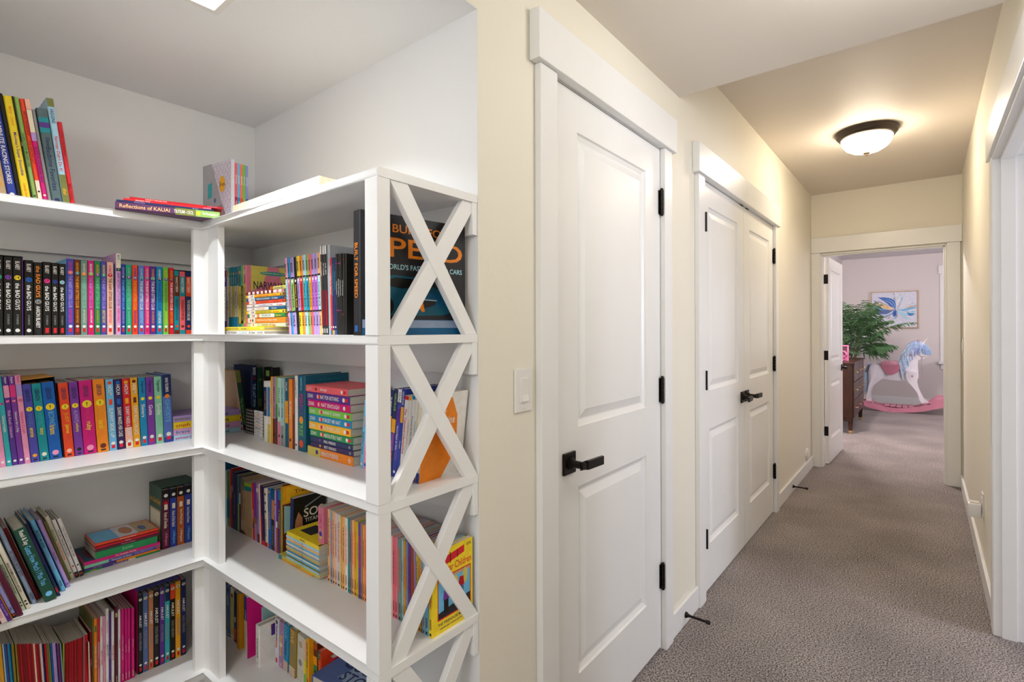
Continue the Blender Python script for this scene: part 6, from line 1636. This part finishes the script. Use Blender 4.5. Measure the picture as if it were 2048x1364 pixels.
# rocking horse
hz = thing('rocking_horse', 'white and pink wooden rocking horse with a horn and a silky blue mane', 'rocking horse', (-0.3, 10.15, 0.036))
OX = 0.3
M_HWHITE = mat('white painted wood', 'e6e0e4', rough=0.35, noise=0.02)
M_HPINK = mat('pink painted wood', 'c67d90', rough=0.4, noise=0.08, scale=14)
M_HPAD = mat('pink padded vinyl', 'dc9aa8', rough=0.45, noise=0.04)
POLY = dict(
    runner=[(-0.92, 0.15), (-0.9, 0.108), (-0.819, 0.058), (-0.768, 0.031), (-0.668, -0.005), (-0.504, -0.034), (-0.344, -0.036), (-0.188, -0.022), (-0.036, 0.008), (0.076, 0.043), (0.218, 0.093), (0.294, 0.137), (0.33, 0.19), (0.28, 0.205), (0.2, 0.245), (0.14, 0.24), (0.09, 0.19), (0.03, 0.135), (-0.036, 0.092), (-0.15, 0.054), (-0.344, 0.034), (-0.504, 0.046), (-0.651, 0.078), (-0.78, 0.115), (-0.86, 0.16)],
    body=[(-0.691, 0.657), (-0.679, 0.698), (-0.65, 0.713), (-0.551, 0.721), (-0.374, 0.718), (-0.334, 0.756), (-0.279, 0.881), (-0.201, 1.02), (-0.124, 1.065), (-0.048, 1.062), (-0.011, 1.038), (0.015, 0.986), (0.026, 0.919), (0.025, 0.871), (0.003, 0.822), (-0.034, 0.797), (-0.068, 0.80), (-0.086, 0.755), (-0.089, 0.664), (-0.081, 0.587), (-0.111, 0.489), (-0.249, 0.456), (-0.423, 0.455), (-0.503, 0.475), (-0.667, 0.496)],
    hind=[(-0.691, 0.636), (-0.679, 0.667), (-0.641, 0.687), (-0.584, 0.682), (-0.535, 0.639), (-0.511, 0.565), (-0.527, 0.484), (-0.609, 0.398), (-0.659, 0.335), (-0.684, 0.242), (-0.688, 0.16), (-0.668, 0.101), (-0.655, 0.072), (-0.747, 0.079), (-0.743, 0.146), (-0.73, 0.238), (-0.709, 0.362), (-0.685, 0.454)],
    front=[(-0.164, 0.637), (-0.122, 0.634), (-0.091, 0.597), (-0.08, 0.549), (-0.084, 0.51), (-0.099, 0.47), (-0.084, 0.375), (-0.051, 0.271), (-0.013, 0.187), (0.032, 0.143), (0.069, 0.113), (-0.006, 0.087), (-0.066, 0.163), (-0.088, 0.258), (-0.149, 0.36), (-0.218, 0.463), (-0.237, 0.54), (-0.218, 0.6)],
    cushion=[(-0.555, 0.718), (-0.547, 0.743), (-0.51, 0.757), (-0.374, 0.757), (-0.338, 0.742), (-0.331, 0.715), (-0.343, 0.697), (-0.502, 0.697), (-0.543, 0.7)],
    skirt=[(-0.543, 0.7), (-0.335, 0.7), (-0.307, 0.664), (-0.327, 0.604), (-0.375, 0.557), (-0.422, 0.542), (-0.47, 0.557), (-0.503, 0.595)])


def smooth_outline(pts):
    out = []
    n = len(pts)
    for i in range(n):
        p0, p1, p2, p3 = pts[i - 1], pts[i], pts[(i + 1) % n], pts[(i + 2) % n]
        for u in (0, 0.25, 0.5, 0.75):
            out.append(tuple(0.5 * (2 * p1[k] + (p2[k] - p0[k]) * u + (2 * p0[k] - 5 * p1[k] + 4 * p2[k] - p3[k]) * u * u + (3 * p1[k] - p0[k] - 3 * p2[k] + p3[k]) * u ** 3) for k in (0, 1)))
    return out


def board(name, key, y0, y1, m, bev=0.006, parent=None):
    bm = bmesh.new()
    prism(bm, [(a + OX, b) for a, b in smooth_outline(POLY[key])], lambda a, b, d: (a, d, b), y0, y1, bev=bev)
    return link(name, bm, m, parent or hz, smooth=True)


board('body', 'body', -0.05, 0.05, M_HWHITE, 0.012)
for s in (-1, 1):
    y = sorted((s * 0.051, s * 0.083))
    board('hind_leg', 'hind', y[0], y[1], M_HWHITE)
    board('front_leg', 'front', y[0], y[1], M_HWHITE)
    y = sorted((s * 0.13, s * 0.168))
    board('runner', 'runner', y[0], y[1], M_HPINK, 0.004)
    y = sorted((s * 0.0845, s * 0.098))
    board('saddle_skirt', 'skirt', y[0], y[1], mat('pink felt', 'c47a8e', rough=0.8), 0.003)
board('saddle', 'cushion', -0.1, 0.1, M_HPAD, 0.018)
for k in range(5):
    x = -0.47 + k * 0.075 + OX
    zz = 0.056 - 0.012 * math.sin(math.pi * (k + 0.5) / 5)
    link('foot_slat', boxes([(x - 0.033, x + 0.033, -0.168, 0.168, zz, zz + 0.014)], bev=0.003), M_HPINK, hz)
for x in (-0.70, 0.02):
    link('cross_bar', boxes([(x + OX - 0.045, x + OX + 0.045, -0.168, 0.168, 0.094 if x < 0 else 0.118, 0.11 if x < 0 else 0.134)], bev=0.003), M_HPINK, hz)
for x, z, l in ((-0.165, 0.862, 0.13), (-0.156, 0.535, 0.1)):
    bm = bmesh.new()
    tube(bm, [(x + OX, -l, z), (x + OX, l, z)], 0.012, 10)
    link('dowel', bm, M_HPINK, hz, smooth=True)
bm = bmesh.new()
tube(bm, [(-0.025 + OX, 0, 1.045), (0.034 + OX, 0, 1.13)], [0.014, 0.001], 10)
link('horn', bm, mat('pearl horn', 'ddd6c8', rough=0.3), hz, smooth=True)
for s in (-1, 1):
    bm = bmesh.new()
    tube(bm, [(-0.10 + OX, s * 0.03, 1.05), (-0.085 + OX, s * 0.04, 1.085), (-0.07 + OX, s * 0.045, 1.10)], [0.018, 0.013, 0.002], 8)
    link('ear', bm, mat('ear pink', 'c98a98', rough=0.6), hz, smooth=True)
M_MANE = [mat('mane pale blue', 'a9cfe0', rough=0.3, noise=0.15), mat('mane lavender', 'b4aede', rough=0.3, noise=0.15), mat('mane silver', 'dfe6ec', rough=0.25, noise=0.1), mat('mane blue', '7d9fd0', rough=0.3, noise=0.15)]
mane = bmesh.new()
for k in range(300):
    t = rnd.random() * 1.12 - 0.12
    crest = [(-0.04, 1.055), (-0.124, 1.066), (-0.201, 1.02), (-0.279, 0.885), (-0.33, 0.765)]
    q = (t + 0.12) / 1.12 * 3.999
    q0, qf = int(q), q - int(q)
    cx = crest[q0][0] * (1 - qf) + crest[q0 + 1][0] * qf + OX
    cz = crest[q0][1] * (1 - qf) + crest[q0 + 1][1] * qf - 0.004
    s = -1 if rnd.random() < 0.75 else 1
    y0 = s * rnd.uniform(0.0, 0.03)
    ln = 0.15 + 0.15 * t + rnd.uniform(-0.07, 0.05)
    ang = 0.0 + 0.25 * t
    pts = [(cx, y0 * 0.3, cz + 0.014), (cx + 0.003, s * 0.046, cz + 0.006), (cx + 0.006, s * 0.063, cz - 0.04), (cx + ang * ln * 0.4, s * 0.066, cz - ln * 0.55), (cx + ang * ln * 0.7 + rnd.uniform(-.01, .01), s * 0.063, cz - ln)]
    tube(mane, pts, [0.008, 0.009, 0.008, 0.007, 0.003], 5, mi=(2 if t > 0.45 and rnd.random() < 0.6 else rnd.choice((0, 0, 1, 2))) if rnd.random() < 0.85 else 3)
link('mane', mane, M_MANE, hz, smooth=True)
fl = bmesh.new()
for k in range(90):
    u = rnd.random()
    cx, cz = -0.08 + 0.075 * u + OX, 1.06 - 0.02 * u
    s = rnd.choice((-1, -1, 1))
    pts = [(cx, 0, cz), (cx + 0.02, s * 0.05, cz - 0.03), (cx + 0.05 + 0.02 * u, s * 0.062, cz - 0.1), (cx + 0.06 + 0.02 * u, s * 0.06, cz - 0.18)]
    tube(fl, pts, [0.006, 0.007, 0.006, 0.003], 5, mi=rnd.choice((3, 1, 3, 0)))
link('forelock', fl, M_MANE, hz, smooth=True)
tl = bmesh.new()
for k in range(60):
    y = rnd.uniform(-0.03, 0.03)
    e = rnd.uniform(-0.02, 0.02)
    pts = [(-0.66 + OX, y * .5, 0.705), (-0.715 + OX + e * .5, y, 0.69), (-0.75 + OX + e, y * 1.3, 0.56), (-0.745 + OX + e, y * 1.5, 0.4), (-0.755 + OX + e, y, 0.25 + rnd.uniform(-.04, .06))]
    tube(tl, pts, [0.006, 0.008, 0.008, 0.007, 0.003], 5, mi=rnd.choice((0, 0, 1, 2, 3)))
link('tail', tl, M_MANE, hz, smooth=True)
bm = bmesh.new()
tube(bm, [(0.0 + OX, -0.056, 0.85), (-0.036 + OX, -0.06, 0.84), (-0.085 + OX, -0.056, 0.87)], 0.004, 6)
tube(bm, [(-0.034 + OX, -0.06, 0.842), (-0.04 + OX, -0.088, 0.7), (-0.042 + OX, -0.09, 0.53), (-0.055 + OX, -0.09, 0.47), (-0.043 + OX, -0.09, 0.445), (-0.03 + OX, -0.09, 0.47), (-0.04 + OX, -0.09, 0.53)], 0.0035, 5)
link('rein', bm, mat('rein cord', 'a98f96', rough=0.6), hz)
bm = bmesh.new()
lathe(bm, [(0.009, -0.051), (0.007, -0.054), (0.001, -0.0545)], (-0.035 + OX, 0, 0.96), 'Y', 12)
link('eye', bm, mat('eye', '1c2a40', rough=0.1), hz)
